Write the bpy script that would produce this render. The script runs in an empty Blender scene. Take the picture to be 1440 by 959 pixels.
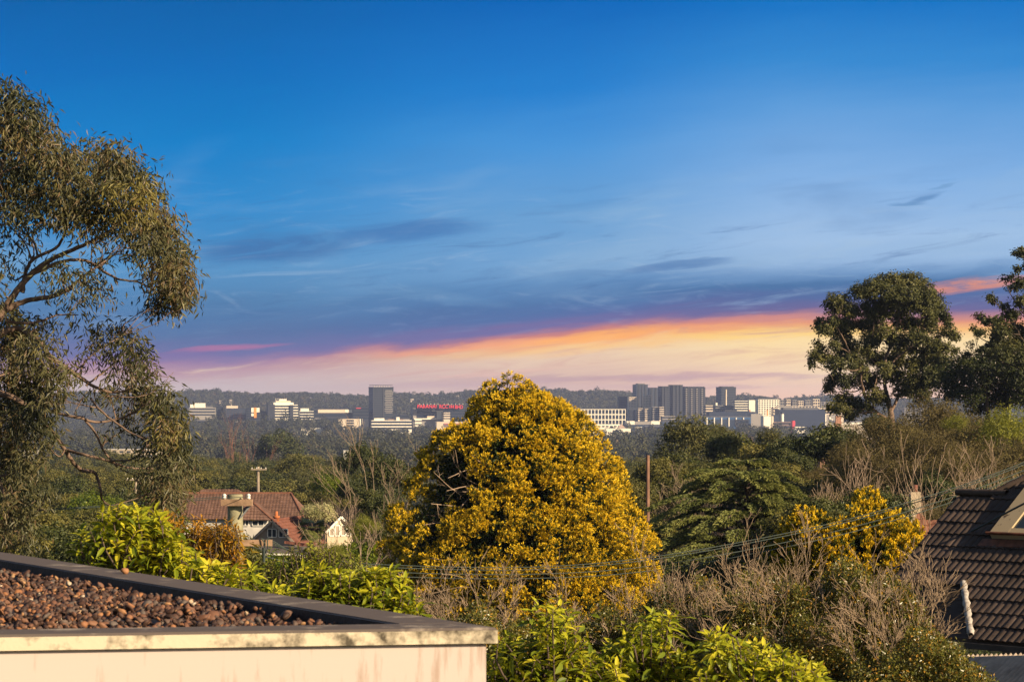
import bpy, bmesh, math, random
import numpy as np
from mathutils import Vector, Matrix

# ------------------------------------------------------------------ frame of reference
F = 4000.0      # focal length in photo pixels (100 mm on a 36 mm sensor, 1440 px wide)
HY = 565.0      # photo row of eye level
ZC = 60.0       # eye height above the valley datum
scene = bpy.context.scene
COL = scene.collection
R = np.random.default_rng(7)
random.seed(7)
UP = np.array([0, 0, 1.0])


def P(px, py, D):
    """world point seen at photo pixel px,py at distance D"""
    return np.array([(px - 720.0) / F * D, D, ZC + (HY - py) / F * D])


GY = [-200, 0, 60, 120, 200, 300, 450, 700, 1000, 3600, 4600, 9000]
GZ = [-9, -9, -9, -10, -13, -20, -30, -40, -46, -48, -45, -45]


def ground_z(x, y):
    return ZC + np.interp(y, GY, GZ)


# ------------------------------------------------------------------ materials
def new_mat(name):
    m = bpy.data.materials.new(name)
    m.use_nodes = True
    nt = m.node_tree
    b = nt.nodes['Principled BSDF']
    return m, nt, b


def lnk(nt, a, b):
    nt.links.new(a, b)


def plain(name, col, rough=0.7, spec=0.3, var=0.25, scale=4.0, bump=0.0, metal=0.0, bscale=None):
    """colour varied by noise in object space, optional bump"""
    m, nt, b = new_mat(name)
    tc = nt.nodes.new('ShaderNodeTexCoord')
    n = nt.nodes.new('ShaderNodeTexNoise')
    n.inputs['Scale'].default_value = scale
    n.inputs['Detail'].default_value = 6
    lnk(nt, tc.outputs['Object'], n.inputs['Vector'])
    r = nt.nodes.new('ShaderNodeValToRGB')
    c = np.array(col)
    lo, hi = c * (1 - var), np.minimum(c * (1 + var), 0.95)
    r.color_ramp.elements[0].position = 0.3
    r.color_ramp.elements[1].position = 0.7
    r.color_ramp.elements[0].color = (*lo, 1)
    r.color_ramp.elements[1].color = (*hi, 1)
    lnk(nt, n.outputs['Fac'], r.inputs['Fac'])
    lnk(nt, r.outputs['Color'], b.inputs['Base Color'])
    b.inputs['Roughness'].default_value = rough
    b.inputs['Specular IOR Level'].default_value = spec
    b.inputs['Metallic'].default_value = metal
    if bump:
        n2 = nt.nodes.new('ShaderNodeTexNoise')
        n2.inputs['Scale'].default_value = bscale or scale * 5
        n2.inputs['Detail'].default_value = 5
        lnk(nt, tc.outputs['Object'], n2.inputs['Vector'])
        bp = nt.nodes.new('ShaderNodeBump')
        bp.inputs['Strength'].default_value = bump
        bp.inputs['Distance'].default_value = 0.02
        lnk(nt, n2.outputs['Fac'], bp.inputs['Height'])
        lnk(nt, bp.outputs['Normal'], b.inputs['Normal'])
    return m


def tint_mat(name, stops, trans=0.25, rough=0.5, spec=0.35):
    """leaf or stone whose colour comes from the face attribute tint"""
    m, nt, b = new_mat(name)
    a = nt.nodes.new('ShaderNodeAttribute')
    a.attribute_name = 'tint'
    r = nt.nodes.new('ShaderNodeValToRGB')
    e = r.color_ramp.elements
    while len(e) < len(stops):
        e.new(0.5)
    for i, (p, c) in enumerate(stops):
        e[i].position = p
        e[i].color = (*c, 1)
    lnk(nt, a.outputs['Fac'], r.inputs['Fac'])
    lnk(nt, r.outputs['Color'], b.inputs['Base Color'])
    b.inputs['Roughness'].default_value = rough
    b.inputs['Specular IOR Level'].default_value = spec
    if trans:
        t = nt.nodes.new('ShaderNodeBsdfTranslucent')
        lnk(nt, r.outputs['Color'], t.inputs['Color'])
        mx = nt.nodes.new('ShaderNodeMixShader')
        mx.inputs['Fac'].default_value = trans
        lnk(nt, b.outputs[0], mx.inputs[1])
        lnk(nt, t.outputs[0], mx.inputs[2])
        lnk(nt, mx.outputs[0], nt.nodes['Material Output'].inputs['Surface'])
    return m


# ------------------------------------------------------------------ objects
def props(o, label=None, cat=None, group=None, kind=None):
    if label: o['label'] = label
    if cat: o['category'] = cat
    if group: o['group'] = group
    if kind: o['kind'] = kind
    return o


def empty(name, loc, label, cat, group=None, rz=0.0):
    o = bpy.data.objects.new(name, None)
    COL.objects.link(o)
    o.location = tuple(float(v) for v in loc)
    o.rotation_euler = (0, 0, rz)
    o.empty_display_size = 0.3
    return props(o, label, cat, group)


def put(name, mesh, parent=None, world=True, **kw):
    """link a mesh object; with world=True its vertices are world coordinates and the parent is an unrotated empty"""
    o = bpy.data.objects.new(name, mesh)
    COL.objects.link(o)
    if parent is not None:
        o.parent = parent
        if world:
            root, off = parent, Vector((0, 0, 0))
            while root is not None:
                off += root.location
                root = root.parent
            o.location = -off
    return props(o, **kw)


def mesh_quads(name, V, Q, mat, tint=None, smooth=False):
    V = np.ascontiguousarray(V, dtype=np.float32)
    Q = np.ascontiguousarray(Q, dtype=np.int32)
    me = bpy.data.meshes.new(name)
    k = Q.shape[1]
    me.vertices.add(len(V))
    me.vertices.foreach_set('co', V.ravel())
    me.loops.add(Q.size)
    me.loops.foreach_set('vertex_index', Q.ravel())
    me.polygons.add(len(Q))
    me.polygons.foreach_set('loop_start', np.arange(0, Q.size, k, dtype=np.int32))
    me.polygons.foreach_set('use_smooth', np.full(len(Q), smooth, dtype=bool))
    me.update(calc_edges=True)
    me.materials.append(mat)
    if tint is not None:
        at = me.attributes.new('tint', 'FLOAT', 'FACE')
        at.data.foreach_set('value', np.ascontiguousarray(tint, dtype=np.float32))
    return me


def norm(a):
    return a / np.maximum(np.linalg.norm(a, axis=-1, keepdims=True), 1e-9)


class QB:
    """collects quads"""
    def __init__(s):
        s.V, s.Q, s.T, s.n = [], [], [], 0

    def add(s, V, Q, T=None):
        V = np.asarray(V, dtype=float).reshape(-1, 3)
        Q = np.asarray(Q).reshape(-1, 4)
        s.V.append(V)
        s.Q.append(Q + s.n)
        s.T.append(np.zeros(len(Q)) if T is None else T)
        s.n += len(V)

    def box(s, c, size, rz=0.0):
        x, y, z = np.array(size) / 2.0
        v = np.array([[-x, -y, -z], [x, -y, -z], [x, y, -z], [-x, y, -z], [-x, -y, z], [x, -y, z], [x, y, z], [-x, y, z]])
        ca, sa = math.cos(rz), math.sin(rz)
        v = v @ np.array([[ca, sa, 0], [-sa, ca, 0], [0, 0, 1]]) + np.array(c)
        s.add(v, [[0, 3, 2, 1], [4, 5, 6, 7], [0, 1, 5, 4], [1, 2, 6, 5], [2, 3, 7, 6], [3, 0, 4, 7]])

    def hexa(s, b, t):
        """solid between a bottom ring and a top ring of four points (counter-clockwise from above)"""
        s.add(np.vstack([b, t]), [[0, 3, 2, 1], [4, 5, 6, 7], [0, 1, 5, 4], [1, 2, 6, 5], [2, 3, 7, 6], [3, 0, 4, 7]])

    def beam(s, a, b, w, h):
        a, b = np.array(a, float), np.array(b, float)
        d = norm(b - a)
        side = np.cross(d, UP)
        side = norm(side) if np.linalg.norm(side) > 1e-4 else np.array([1.0, 0, 0])
        u = np.cross(side, d)
        r = [(-w / 2, -h / 2), (w / 2, -h / 2), (w / 2, h / 2), (-w / 2, h / 2)]
        A = np.array([a + side * i + u * j for i, j in r])
        B = np.array([b + side * i + u * j for i, j in r])
        s.hexa(A, B)

    def tube(s, pts, rad, sides=5, T=0.0):
        pts = np.asarray(pts, float)
        rad = np.asarray(rad, float)
        n = len(pts)
        d = np.gradient(pts, axis=0)
        d = norm(d)
        ref = np.array([0.31, 0.17, 0.93]) if abs(d[0] @ np.array([0.31, 0.17, 0.93])) < 0.95 else np.array([1.0, 0, 0])
        a = norm(np.cross(d, ref))
        b = np.cross(d, a)
        ang = np.arange(sides) / sides * 2 * math.pi
        ring = (np.cos(ang)[None, :, None] * a[:, None, :] + np.sin(ang)[None, :, None] * b[:, None, :])
        V = pts[:, None, :] + ring * rad[:, None, None]
        i = np.arange(n - 1)[:, None] * sides
        j = np.arange(sides)[None, :]
        k = (j + 1) % sides
        Q = np.stack([i + j, i + k, i + k + sides, i + j + sides], -1).reshape(-1, 4)
        s.add(V.reshape(-1, 3), Q, np.full(len(Q), T))
        # caps
        if sides == 4:
            pass

    def mesh(s, name, mat, smooth=False, tint=False):
        if not s.V:
            return bpy.data.meshes.new(name)
        return mesh_quads(name, np.vstack(s.V), np.vstack(s.Q), mat, np.concatenate(s.T) if tint else None, smooth)


def lathe(profile, sides, c, name, mat):
    """surface of revolution about a vertical axis through c; profile = [(radius, z)]"""
    q = QB()
    n = len(profile)
    ang = np.arange(sides) / sides * 2 * math.pi
    V = np.array([[[r * math.cos(a), r * math.sin(a), z] for a in ang] for r, z in profile]) + np.array(c)
    Q = [[i * sides + j, i * sides + (j + 1) % sides, (i + 1) * sides + (j + 1) % sides, (i + 1) * sides + j]
         for i in range(n - 1) for j in range(sides)]
    q.add(V.reshape(-1, 3), Q)
    return q.mesh(name, mat, smooth=True)


# ------------------------------------------------------------------ foliage
def leaf_quads(pos, d, nrm, L, W, fold=0.25):
    """rhombic leaves: pos = base, d = axis, nrm = approximate normal"""
    d = norm(d)
    s = norm(np.cross(d, nrm))
    n2 = np.cross(s, d)
    L = np.asarray(L).reshape(-1, 1)
    W = np.asarray(W).reshape(-1, 1)
    mid = pos + d * L * 0.42
    V = np.stack([pos, mid + s * W / 2 + n2 * W * fold, pos + d * L - n2 * W * fold, mid - s * W / 2 + n2 * W * fold], 1)
    N = len(pos)
    return V.reshape(-1, 3), np.arange(4 * N).reshape(N, 4)


def rand_unit(n, rng):
    return norm(rng.normal(size=(n, 3)))


def clump_leaves(q, rng, C, Rd, n, L, W, droop=0.2, out=0.8, shell=0.5, tint=(0.5, 0.12, 0.1), twig=6, spread=0.5, up=0.25, jit=0.5):
    """leaves in small twigs through ellipsoidal clumps; C (k,3), Rd (k,3), n leaves per clump"""
    C = np.asarray(C, float)
    Rd = np.asarray(Rd, float)
    n = np.asarray(n, int)
    k = len(C)
    tw = np.maximum(1, n // twig)
    idx = np.repeat(np.arange(k), tw)
    u = rand_unit(len(idx), rng)
    rad = shell + (1 - shell) * rng.random(len(idx)) ** 0.6
    wob = 1 + 0.18 * np.sin(u[:, 0] * 5 + idx) + 0.14 * np.sin(u[:, 1] * 7 + idx * 2) + 0.12 * np.sin(u[:, 2] * 8 + idx * 3)
    anc = C[idx] + u * Rd[idx] * (rad * wob)[:, None]
    ct = rng.normal(tint[0], tint[1], k)[idx]
    m = np.repeat(np.arange(len(idx)), twig)
    N = len(m)
    uu = u[m]
    pos = anc[m] + rng.normal(size=(N, 3)) * (L * spread)
    nrm = norm(uu * out + rng.normal(size=(N, 3)) * jit + UP * up)
    d = norm(np.cross(nrm, rng.normal(size=(N, 3))))
    d = norm(d + uu * 0.35 - UP * droop)
    sc = rng.uniform(0.7, 1.25, N)
    V, Q = leaf_quads(pos, d, nrm, L * sc, W * sc)
    q.add(V, Q, np.clip(ct[m] + rng.normal(0, tint[2], N), 0, 1))


def spline(pts, n):
    """Catmull-Rom through pts"""
    p = np.asarray(pts, float)
    p = np.vstack([2 * p[0] - p[1], p, 2 * p[-1] - p[-2]])
    out = []
    m = len(p) - 3
    for t in np.linspace(0, m - 1e-6, n):
        i = int(t)
        f = t - i
        a, b, c, d = p[i], p[i + 1], p[i + 2], p[i + 3]
        out.append(0.5 * (2 * b + (c - a) * f + (2 * a - 5 * b + 4 * c - d) * f * f + (3 * b - a - 3 * c + d) * f ** 3))
    return np.array(out)


def grow(q, rng, p, d, length, rad, depth, spread=0.6, up=0.15, kids=(2, 4), shrink=0.68, wob=0.16, sides=5, tips=None, rmin=0.003, tint=0.0):
    """recursive bare branching"""
    n = 5
    pts = [np.array(p, float)]
    dd = np.array(d, float)
    for i in range(n):
        dd = norm(dd + rng.normal(size=3) * wob + UP * up * 0.4)
        pts.append(pts[-1] + dd * length / n)
    r = np.linspace(rad, max(rad * 0.55, rmin), n + 1)
    q.tube(pts, r, max(3, sides), tint)
    if depth <= 0:
        if tips is not None:
            tips.append((pts[-1], dd))
        return
    k = rng.integers(kids[0], kids[1] + 1)
    for i in range(k):
        f = 1.0 if i == 0 else rng.uniform(0.35, 1.0)
        j = min(n, int(round(f * n)))
        nd = norm(norm(np.array(pts[j]) - pts[j - 1]) + rand_unit(1, rng)[0] * spread + UP * up)
        grow(q, rng, pts[j], nd, length * shrink * rng.uniform(0.75, 1.2), max(r[j] * (0.8 if i == 0 else 0.62), rmin), depth - 1,
             spread, up, kids, shrink, wob, sides - 1, tips, rmin, tint)


def dup(root, loc, rz=0.0, scale=(1, 1, 1), label=None, group=None):
    r = root.copy()
    COL.objects.link(r)
    r.location = tuple(float(v) for v in loc)
    r.rotation_euler = (0, 0, rz)
    r.scale = scale
    if label: r['label'] = label
    if group: r['group'] = group
    for ch in root.children:
        c = ch.copy()
        COL.objects.link(c)
        c.parent = r
    return r
EXPO = 0.78
# ------------------------------------------------------------------ camera
cam = bpy.data.cameras.new('camera')
co = bpy.data.objects.new('camera', cam)
COL.objects.link(co)
co.location = (0, 0, ZC)
co.rotation_euler = (math.radians(90), 0, 0)
cam.lens = 100
cam.sensor_width = 36
cam.shift_y = (HY - 479.5) / 1440.0
cam.clip_start = 0.5
cam.clip_end = 30000
cam.dof.use_dof = True
cam.dof.focus_distance = 110
cam.dof.aperture_fstop = 16
scene.camera = co

# ------------------------------------------------------------------ sun and sky
SUN = norm(np.array([0.78, -0.55, 0.40]))
sun_el = math.asin(SUN[2])
sun_az = math.atan2(SUN[0], SUN[1])
sl = bpy.data.lights.new('sun', 'SUN')
sl.energy = 5.0
sl.angle = math.radians(0.5)
sl.color = (1.0, 0.79, 0.52)
so = bpy.data.objects.new('sun', sl)
COL.objects.link(so)
so.rotation_euler = Vector(SUN).to_track_quat('Z', 'Y').to_euler()
so.location = (100, -80, 150)

world = bpy.data.worlds.new('World')
scene.world = world
world.use_nodes = True
nt = world.node_tree
nt.nodes.clear()
N = nt.nodes.new


def val(x):
    return x


def mth(op, a, b=None, c=None, clamp=False):
    n = N('ShaderNodeMath')
    n.operation = op
    n.use_clamp = clamp
    for i, v in enumerate((a, b, c)):
        if v is None:
            continue
        if isinstance(v, (int, float)):
            n.inputs[i].default_value = v
        else:
            nt.links.new(v, n.inputs[i])
    return n.outputs[0]


def srgb(c):
    return tuple((v / 255 / 12.92) if v / 255 <= 0.04045 else ((v / 255 + 0.055) / 1.055) ** 2.4 for v in c)


def vramp(fac, stops, scale=600.0):
    r = N('ShaderNodeValToRGB')
    e = r.color_ramp.elements
    while len(e) < len(stops):
        e.new(0.5)
    for i, (p, c) in enumerate(stops):
        e[i].position = p / scale
        e[i].color = (*srgb(c), 1)
    nt.links.new(fac, r.inputs['Fac'])
    return r.outputs['Color']


def mixc(f, a, b, mode='MIX'):
    n = N('ShaderNodeMix')
    n.data_type = 'RGBA'
    n.blend_type = mode
    for s, v in ((0, f), (6, a), (7, b)):
        if isinstance(v, (int, float)):
            n.inputs[s].default_value = v
        elif isinstance(v, tuple):
            n.inputs[s].default_value = (*v, 1)
        else:
            nt.links.new(v, n.inputs[s])
    return n.outputs[2]


def comb(x, y, z=0.0):
    n = N('ShaderNodeCombineXYZ')
    for i, v in enumerate((x, y, z)):
        if isinstance(v, (int, float)):
            n.inputs[i].default_value = v
        else:
            nt.links.new(v, n.inputs[i])
    return n.outputs[0]


def noise(vec, scale=1.0, detail=4, rough=0.5, dist=0.0):
    n = N('ShaderNodeTexNoise')
    n.inputs['Scale'].default_value = scale
    n.inputs['Detail'].default_value = detail
    n.inputs['Roughness'].default_value = rough
    n.inputs['Distortion'].default_value = dist
    nt.links.new(vec, n.inputs['Vector'])
    return n.outputs['Fac']


def sstep(x, a, b):
    n = N('ShaderNodeMapRange')
    n.interpolation_type = 'SMOOTHSTEP'
    n.inputs[1].default_value = a
    n.inputs[2].default_value = b
    nt.links.new(x, n.inputs[0])
    return n.outputs[0]


tc = N('ShaderNodeTexCoord')
sx = N('ShaderNodeSeparateXYZ')
nt.links.new(tc.outputs['Generated'], sx.inputs[0])
X, Y, Z = sx.outputs
Yp = mth('MAXIMUM', Y, 0.05)
# bearing and elevation in thousandths of a four-thousandth of a radian: one unit is 0.25 mrad
AZ = mth('MULTIPLY', mth('DIVIDE', X, Yp), 4000.0)
EL = mth('MULTIPLY', mth('DIVIDE', Z, Yp), 4000.0)
TL = mth('SUBTRACT', EL, mth('MULTIPLY', AZ, 0.10))        # cloud bands climb to the right
nw = noise(comb(mth('MULTIPLY', AZ, 0.0035), mth('MULTIPLY', TL, 0.022)), 1.0, 5, 0.55, 0.6)
nf = noise(comb(mth('MULTIPLY', AZ, 0.011), mth('MULTIPLY', TL, 0.09), 3.0), 1.0, 4, 0.6, 0.4)
w1 = mth('MULTIPLY', mth('SUBTRACT', nw, 0.5), 42.0)
w2 = mth('MULTIPLY', mth('SUBTRACT', nf, 0.5), 12.0)
H = mth('ADD', EL, mth('ADD', w1, w2))
H = mth('MAXIMUM', H, 0.0)
def mrange(x, a, b, c, d):
    n = N('ShaderNodeMapRange')
    for i, v in enumerate((a, b, c, d)):
        n.inputs[i + 1].default_value = v
    nt.links.new(x, n.inputs[0])
    return n.outputs[0]


# foot of the cloud bank: low on the left, higher to the right
CB = mth('ADD', mrange(AZ, -390.0, 80.0, 56.0, 97.0), mrange(AZ, 80.0, 400.0, 0.0, 23.0))
Hn = mth('ADD', mth('MULTIPLY', mth('MINIMUM', H, CB), mth('DIVIDE', 100.0, CB)),
         mth('MULTIPLY', mth('MAXIMUM', mth('SUBTRACT', H, CB), 0.0), mth('DIVIDE', 465.0, mth('SUBTRACT', 565.0, CB))))
Hn = mth('DIVIDE', Hn, 600.0)


def rel(c, stops):
    return [(h * 100 / c if h < c else 100 + (h - c) * 465 / (565 - c), col) for h, col in stops]


left = vramp(Hn, rel(56, [(0, (206, 178, 170)), (22, (201, 178, 174)), (40, (181, 140, 153)), (52, (150, 118, 154)), (64, (104, 104, 156)), (95, (78, 108, 157)),
                  (135, (76, 126, 174)), (185, (86, 149, 200)), (225, (66, 140, 198)), (265, (46, 140, 206)), (365, (4, 128, 202)), (470, (0, 110, 190)), (565, (0, 98, 174))]))
mid = vramp(Hn, rel(97, [(0, (226, 186, 164)), (14, (220, 178, 160)), (27, (206, 164, 152)), (46, (222, 186, 164)), (64, (230, 198, 168)), (76, (246, 196, 132)),
                 (88, (250, 164, 104)), (97, (200, 124, 118)), (106, (116, 104, 156)), (124, (86, 108, 164)), (145, (78, 122, 174)), (168, (92, 140, 190)), (195, (116, 165, 212)),
                 (265, (104, 161, 213)), (365, (72, 150, 218)), (440, (30, 128, 208)), (565, (0, 102, 188))]))
right = vramp(Hn, rel(120, [(0, (250, 198, 160)), (20, (250, 202, 168)), (48, (244, 210, 170)), (84, (252, 220, 158)), (100, (250, 190, 112)), (112, (226, 146, 116)), (120, (190, 130, 134)),
                   (134, (108, 100, 150)), (150, (82, 106, 160)), (167, (72, 116, 166)), (184, (110, 150, 196)), (205, (152, 186, 224)), (228, (160, 193, 230)), (315, (130, 177, 228)),
                   (415, (92, 157, 219)), (480, (52, 138, 210)), (565, (14, 116, 198))]))
sky = mixc(sstep(AZ, -420.0, 100.0), left, mid)
sky = mixc(sstep(AZ, 60.0, 420.0), sky, right)
# long blue wisps and pale streaks higher up
ws = noise(comb(mth('MULTIPLY', AZ, 0.0030), mth('MULTIPLY', TL, 0.013), 9.0), 1.0, 5, 0.5, 0.35)
band = mth('MULTIPLY', sstep(EL, 120.0, 190.0), mth('SUBTRACT', 1.0, sstep(EL, 260.0, 420.0)))
lite = mth('MULTIPLY', mth('MULTIPLY', sstep(ws, 0.50, 0.78), band), 0.38)
dark = mth('MULTIPLY', mth('MULTIPLY', sstep(ws, 0.46, 0.25), band), 0.34)
sky = mixc(lite, sky, srgb((158, 190, 218)))
sky = mixc(dark, sky, srgb((62, 110, 166)))


# fibrous wisps combed along the bank
fib = noise(comb(mth('MULTIPLY', AZ, 0.0055), mth('MULTIPLY', TL, 0.05), 5.0), 1.0, 8, 0.66, 0.9)
fib2 = noise(comb(mth('MULTIPLY', AZ, 0.009), mth('MULTIPLY', mth('ADD', EL, mth('MULTIPLY', AZ, 0.12)), 0.05), 15.0), 1.0, 7, 0.62, 0.7)
fband = mth('MULTIPLY', sstep(EL, 60.0, 150.0), mth('SUBTRACT', 1.0, sstep(EL, 210.0, 360.0)))
sky = mixc(mth('MULTIPLY', mth('MULTIPLY', sstep(fib, 0.52, 0.76), fband), 0.42), sky, srgb((166, 194, 222)))
sky = mixc(mth('MULTIPLY', mth('MULTIPLY', sstep(fib, 0.47, 0.26), fband), 0.45), sky, srgb((58, 98, 154)))
sky = mixc(mth('MULTIPLY', mth('MULTIPLY', sstep(fib2, 0.56, 0.78), fband), 0.25), sky, srgb((176, 200, 226)))
lowb = mth('MULTIPLY', sstep(EL, 14.0, 40.0), mth('SUBTRACT', 1.0, sstep(Hn, 0.13, 0.17)))
sky = mixc(mth('MULTIPLY', mth('MULTIPLY', sstep(fib, 0.50, 0.30), lowb), 0.40), sky, srgb((206, 150, 140)))
sky = mixc(mth('MULTIPLY', mth('MULTIPLY', sstep(fib, 0.52, 0.74), lowb), 0.40), sky, srgb((255, 226, 176)))


def streak(cu, cv, ru, rv, slope, col, amt, sharp=0.35):
    """a lens of cloud at bearing cu, elevation cv"""
    global sky
    a = mth('DIVIDE', mth('SUBTRACT', AZ, cu), ru)
    b = mth('SUBTRACT', mth('SUBTRACT', EL, cv), mth('MULTIPLY', mth('SUBTRACT', AZ, cu), slope))
    b = mth('DIVIDE', mth('ADD', b, mth('ADD', mth('MULTIPLY', w1, 0.4), mth('MULTIPLY', w2, 1.3))), rv)
    d = mth('ADD', mth('MULTIPLY', a, a), mth('MULTIPLY', b, b))
    f = mth('MULTIPLY', mth('MULTIPLY', sstep(d, 1.15, sharp), amt), sstep(fib, 0.30, 0.56))
    sky = mixc(f, sky, srgb(col))


streak(-395, 77, 95, 6, 0.07, (186, 108, 150), 0.65, 0.0)       # pink streak on the left
streak(-490, 62, 110, 12, 0.04, (140, 100, 156), 0.4, 0.0)
streak(650, 165, 105, 11, 0.12, (246, 150, 104), 0.85, 0.0)        # orange streak behind the right gum
streak(120, 92, 130, 9, 0.12, (255, 178, 92), 0.75, 0.0)
streak(-60, 78, 150, 7, 0.10, (246, 168, 120), 0.6, 0.0)
streak(400, 96, 210, 9, 0.03, (255, 214, 120), 0.7, 0.0)
streak(330, 116, 130, 6, 0.06, (214, 138, 128), 0.6, 0.0)
streak(120, 32, 230, 7, 0.0, (192, 152, 152), 0.75, 0.0)          # mauve streaks low over the city
streak(300, 36, 190, 6, 0.02, (196, 156, 156), 0.8, 0.0)
streak(250, 20, 160, 4, 0.02, (206, 160, 154), 0.6, 0.0)
streak(-80, 24, 150, 7, 0.05, (200, 160, 158), 0.5, 0.0)
streak(-20, 40, 110, 4, 0.08, (236, 180, 160), 0.5, 0.0)
streak(585, 288, 30, 5, 0.28, (96, 142, 192), 0.8, 0.0)           # small dark wisp
streak(555, 279, 30, 3, 0.05, (104, 150, 198), 0.7, 0.0)
streak(605, 302, 26, 3, 0.25, (110, 156, 202), 0.6, 0.0)
streak(-150, 240, 130, 18, 0.03, (62, 116, 178), 0.7, 0.0)
streak(-330, 216, 130, 26, 0.06, (58, 108, 168), 0.7, 0.0)
streak(-60, 122, 240, 22, 0.08, (68, 108, 160), 0.5, 0.0)
streak(230, 190, 90, 8, 0.12, (80, 124, 178), 0.7, 0.0)
streak(90, 180, 70, 6, 0.06, (96, 140, 188), 0.6, 0.0)
streak(-120, 150, 130, 12, -0.12, (112, 156, 196), 0.35, 0.0)
# the air in front of the horizon takes some of the sky's light away again
gain = N('ShaderNodeMapRange')
gain.inputs[1].default_value = 0.0
gain.inputs[2].default_value = 150.0
gain.inputs[3].default_value = 1.20
gain.inputs[4].default_value = 1.0
nt.links.new(EL, gain.inputs[0])

ns = N('ShaderNodeTexSky')
ns.sky_type = 'NISHITA'
ns.sun_disc = False
ns.sun_elevation = sun_el
ns.sun_rotation = sun_az
ns.air_density = 1.0
ns.dust_density = 1.0
ns.ozone_density = 1.5
b1 = N('ShaderNodeBackground')
nt.links.new(ns.outputs[0], b1.inputs[0])
b1.inputs[1].default_value = 0.05
b2 = N('ShaderNodeBackground')
nt.links.new(sky, b2.inputs[0])
nt.links.new(mth('MULTIPLY', gain.outputs[0], 1 / 2 ** EXPO), b2.inputs[1])
# the sunset bank fills the north-west; away from it the sky is the clear one
fwd = mth('MULTIPLY', sstep(Y, 0.55, 0.85), mth('SUBTRACT', 1.0, sstep(Z, 0.15, 0.45)))
mx = N('ShaderNodeMixShader')
nt.links.new(fwd, mx.inputs[0])
nt.links.new(b1.outputs[0], mx.inputs[1])
nt.links.new(b2.outputs[0], mx.inputs[2])
wo = N('ShaderNodeOutputWorld')
nt.links.new(mx.outputs[0], wo.inputs['Surface'])

scene.view_settings.view_transform = 'Standard'
scene.view_settings.look = 'None'
scene.view_settings.exposure = EXPO
scene.view_settings.gamma = 1.0
scene.view_settings.use_curve_mapping = False
scene.render.engine = 'CYCLES'
cy = scene.cycles
cy.max_bounces = 6
cy.diffuse_bounces = 2
cy.glossy_bounces = 2
cy.transmission_bounces = 3
cy.volume_bounces = 0
cy.use_denoising = True
cy.caustics_reflective = False
cy.caustics_refractive = False

# ------------------------------------------------------------------ ground, hills
M_ground, gnt, gb = new_mat('leaf_litter_ground')
_tc = gnt.nodes.new('ShaderNodeTexCoord')
_n = gnt.nodes.new('ShaderNodeTexNoise')
_n.inputs['Scale'].default_value = 0.15
_n.inputs['Detail'].default_value = 8
lnk(gnt, _tc.outputs['Object'], _n.inputs['Vector'])
_r = gnt.nodes.new('ShaderNodeValToRGB')
_r.color_ramp.elements[0].color = (0.022, 0.028, 0.012, 1)
_r.color_ramp.elements[1].color = (0.07, 0.065, 0.03, 1)
_r.color_ramp.elements[0].position = 0.35
_r.color_ramp.elements[1].position = 0.65
lnk(gnt, _n.outputs['Fac'], _r.inputs['Fac'])
lnk(gnt, _r.outputs['Color'], gb.inputs['Base Color'])
gb.inputs['Roughness'].default_value = 0.95
gb.inputs['Specular IOR Level'].default_value = 0.1


def grid_mesh(name, xs, ys, zf, mat):
    xx, yy = np.meshgrid(xs, ys)
    V = np.stack([xx, yy, zf(xx, yy)], -1).reshape(-1, 3)
    nx, ny = len(xs), len(ys)
    i = (np.arange(ny - 1)[:, None] * nx + np.arange(nx - 1)[None, :]).ravel()
    Q = np.stack([i, i + 1, i + 1 + nx, i + nx], -1)
    return mesh_quads(name, V, Q, mat, smooth=True)


put('ground', grid_mesh('ground', np.linspace(-2400, 2400, 25), np.array([-120, -60, 0, 30, 60, 90, 120, 160, 200, 250, 300, 370, 450, 570, 700, 850, 1000, 1800, 2700, 3600, 4100, 4600, 5200, 7000, 9000.]),
                        lambda x, y: ground_z(x, y) - 0.0, M_ground), kind='structure')
SKYX = [-2000, 0, 150, 230, 262, 300, 340, 400, 450, 520, 560, 600, 640, 662, 700, 780, 800, 840, 870, 895, 1000, 1040, 1060, 1100, 1180, 1440, 3000]
SKYY = [553, 553, 554, 556, 549, 548, 551, 554, 556, 556, 553, 555, 550, 546, 550, 549, 550, 551, 553, 555, 557, 556, 557, 560, 560, 560, 560]
RIDGE = 6300.0


def hill_z(x, y):
    ridge = (HY - np.interp(x / RIDGE * F + 720, SKYX, SKYY)) / F * RIDGE - 11.0
    ridge = ridge + 3.0 * np.sin(x / 90.0) + 2 * np.sin(x / 37.0 + 1)
    base = -47.0
    t = np.clip((y - 4700) / (RIDGE - 4700), 0, 1)
    t = t * t * (3 - 2 * t)
    b = np.clip((y - RIDGE) / 1800, 0, 1)
    return ZC + base + (ridge - base) * t * (1 - b)


put('hills', grid_mesh('hills', np.linspace(-2300, 2300, 140), np.linspace(4690, 8300, 40), hill_z, M_ground), kind='structure')

# ------------------------------------------------------------------ haze: the air of the valley
hm = bpy.data.materials.new('valley_air')
hm.use_nodes = True
hnt = hm.node_tree
hnt.nodes.clear()
pv = hnt.nodes.new('ShaderNodeVolumePrincipled')
pv.inputs['Color'].default_value = (0.50, 0.60, 1.0, 1)
pv.inputs['Density'].default_value = 0.000056
pv.inputs['Anisotropy'].default_value = 0.0
ho = hnt.nodes.new('ShaderNodeOutputMaterial')
hnt.links.new(pv.outputs[0], ho.inputs['Volume'])
q = QB()
q.box((0, 4440, ZC - 50 + 50), (5200, 9400, 104))
put('haze', q.mesh('haze', hm), kind='stuff')
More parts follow.
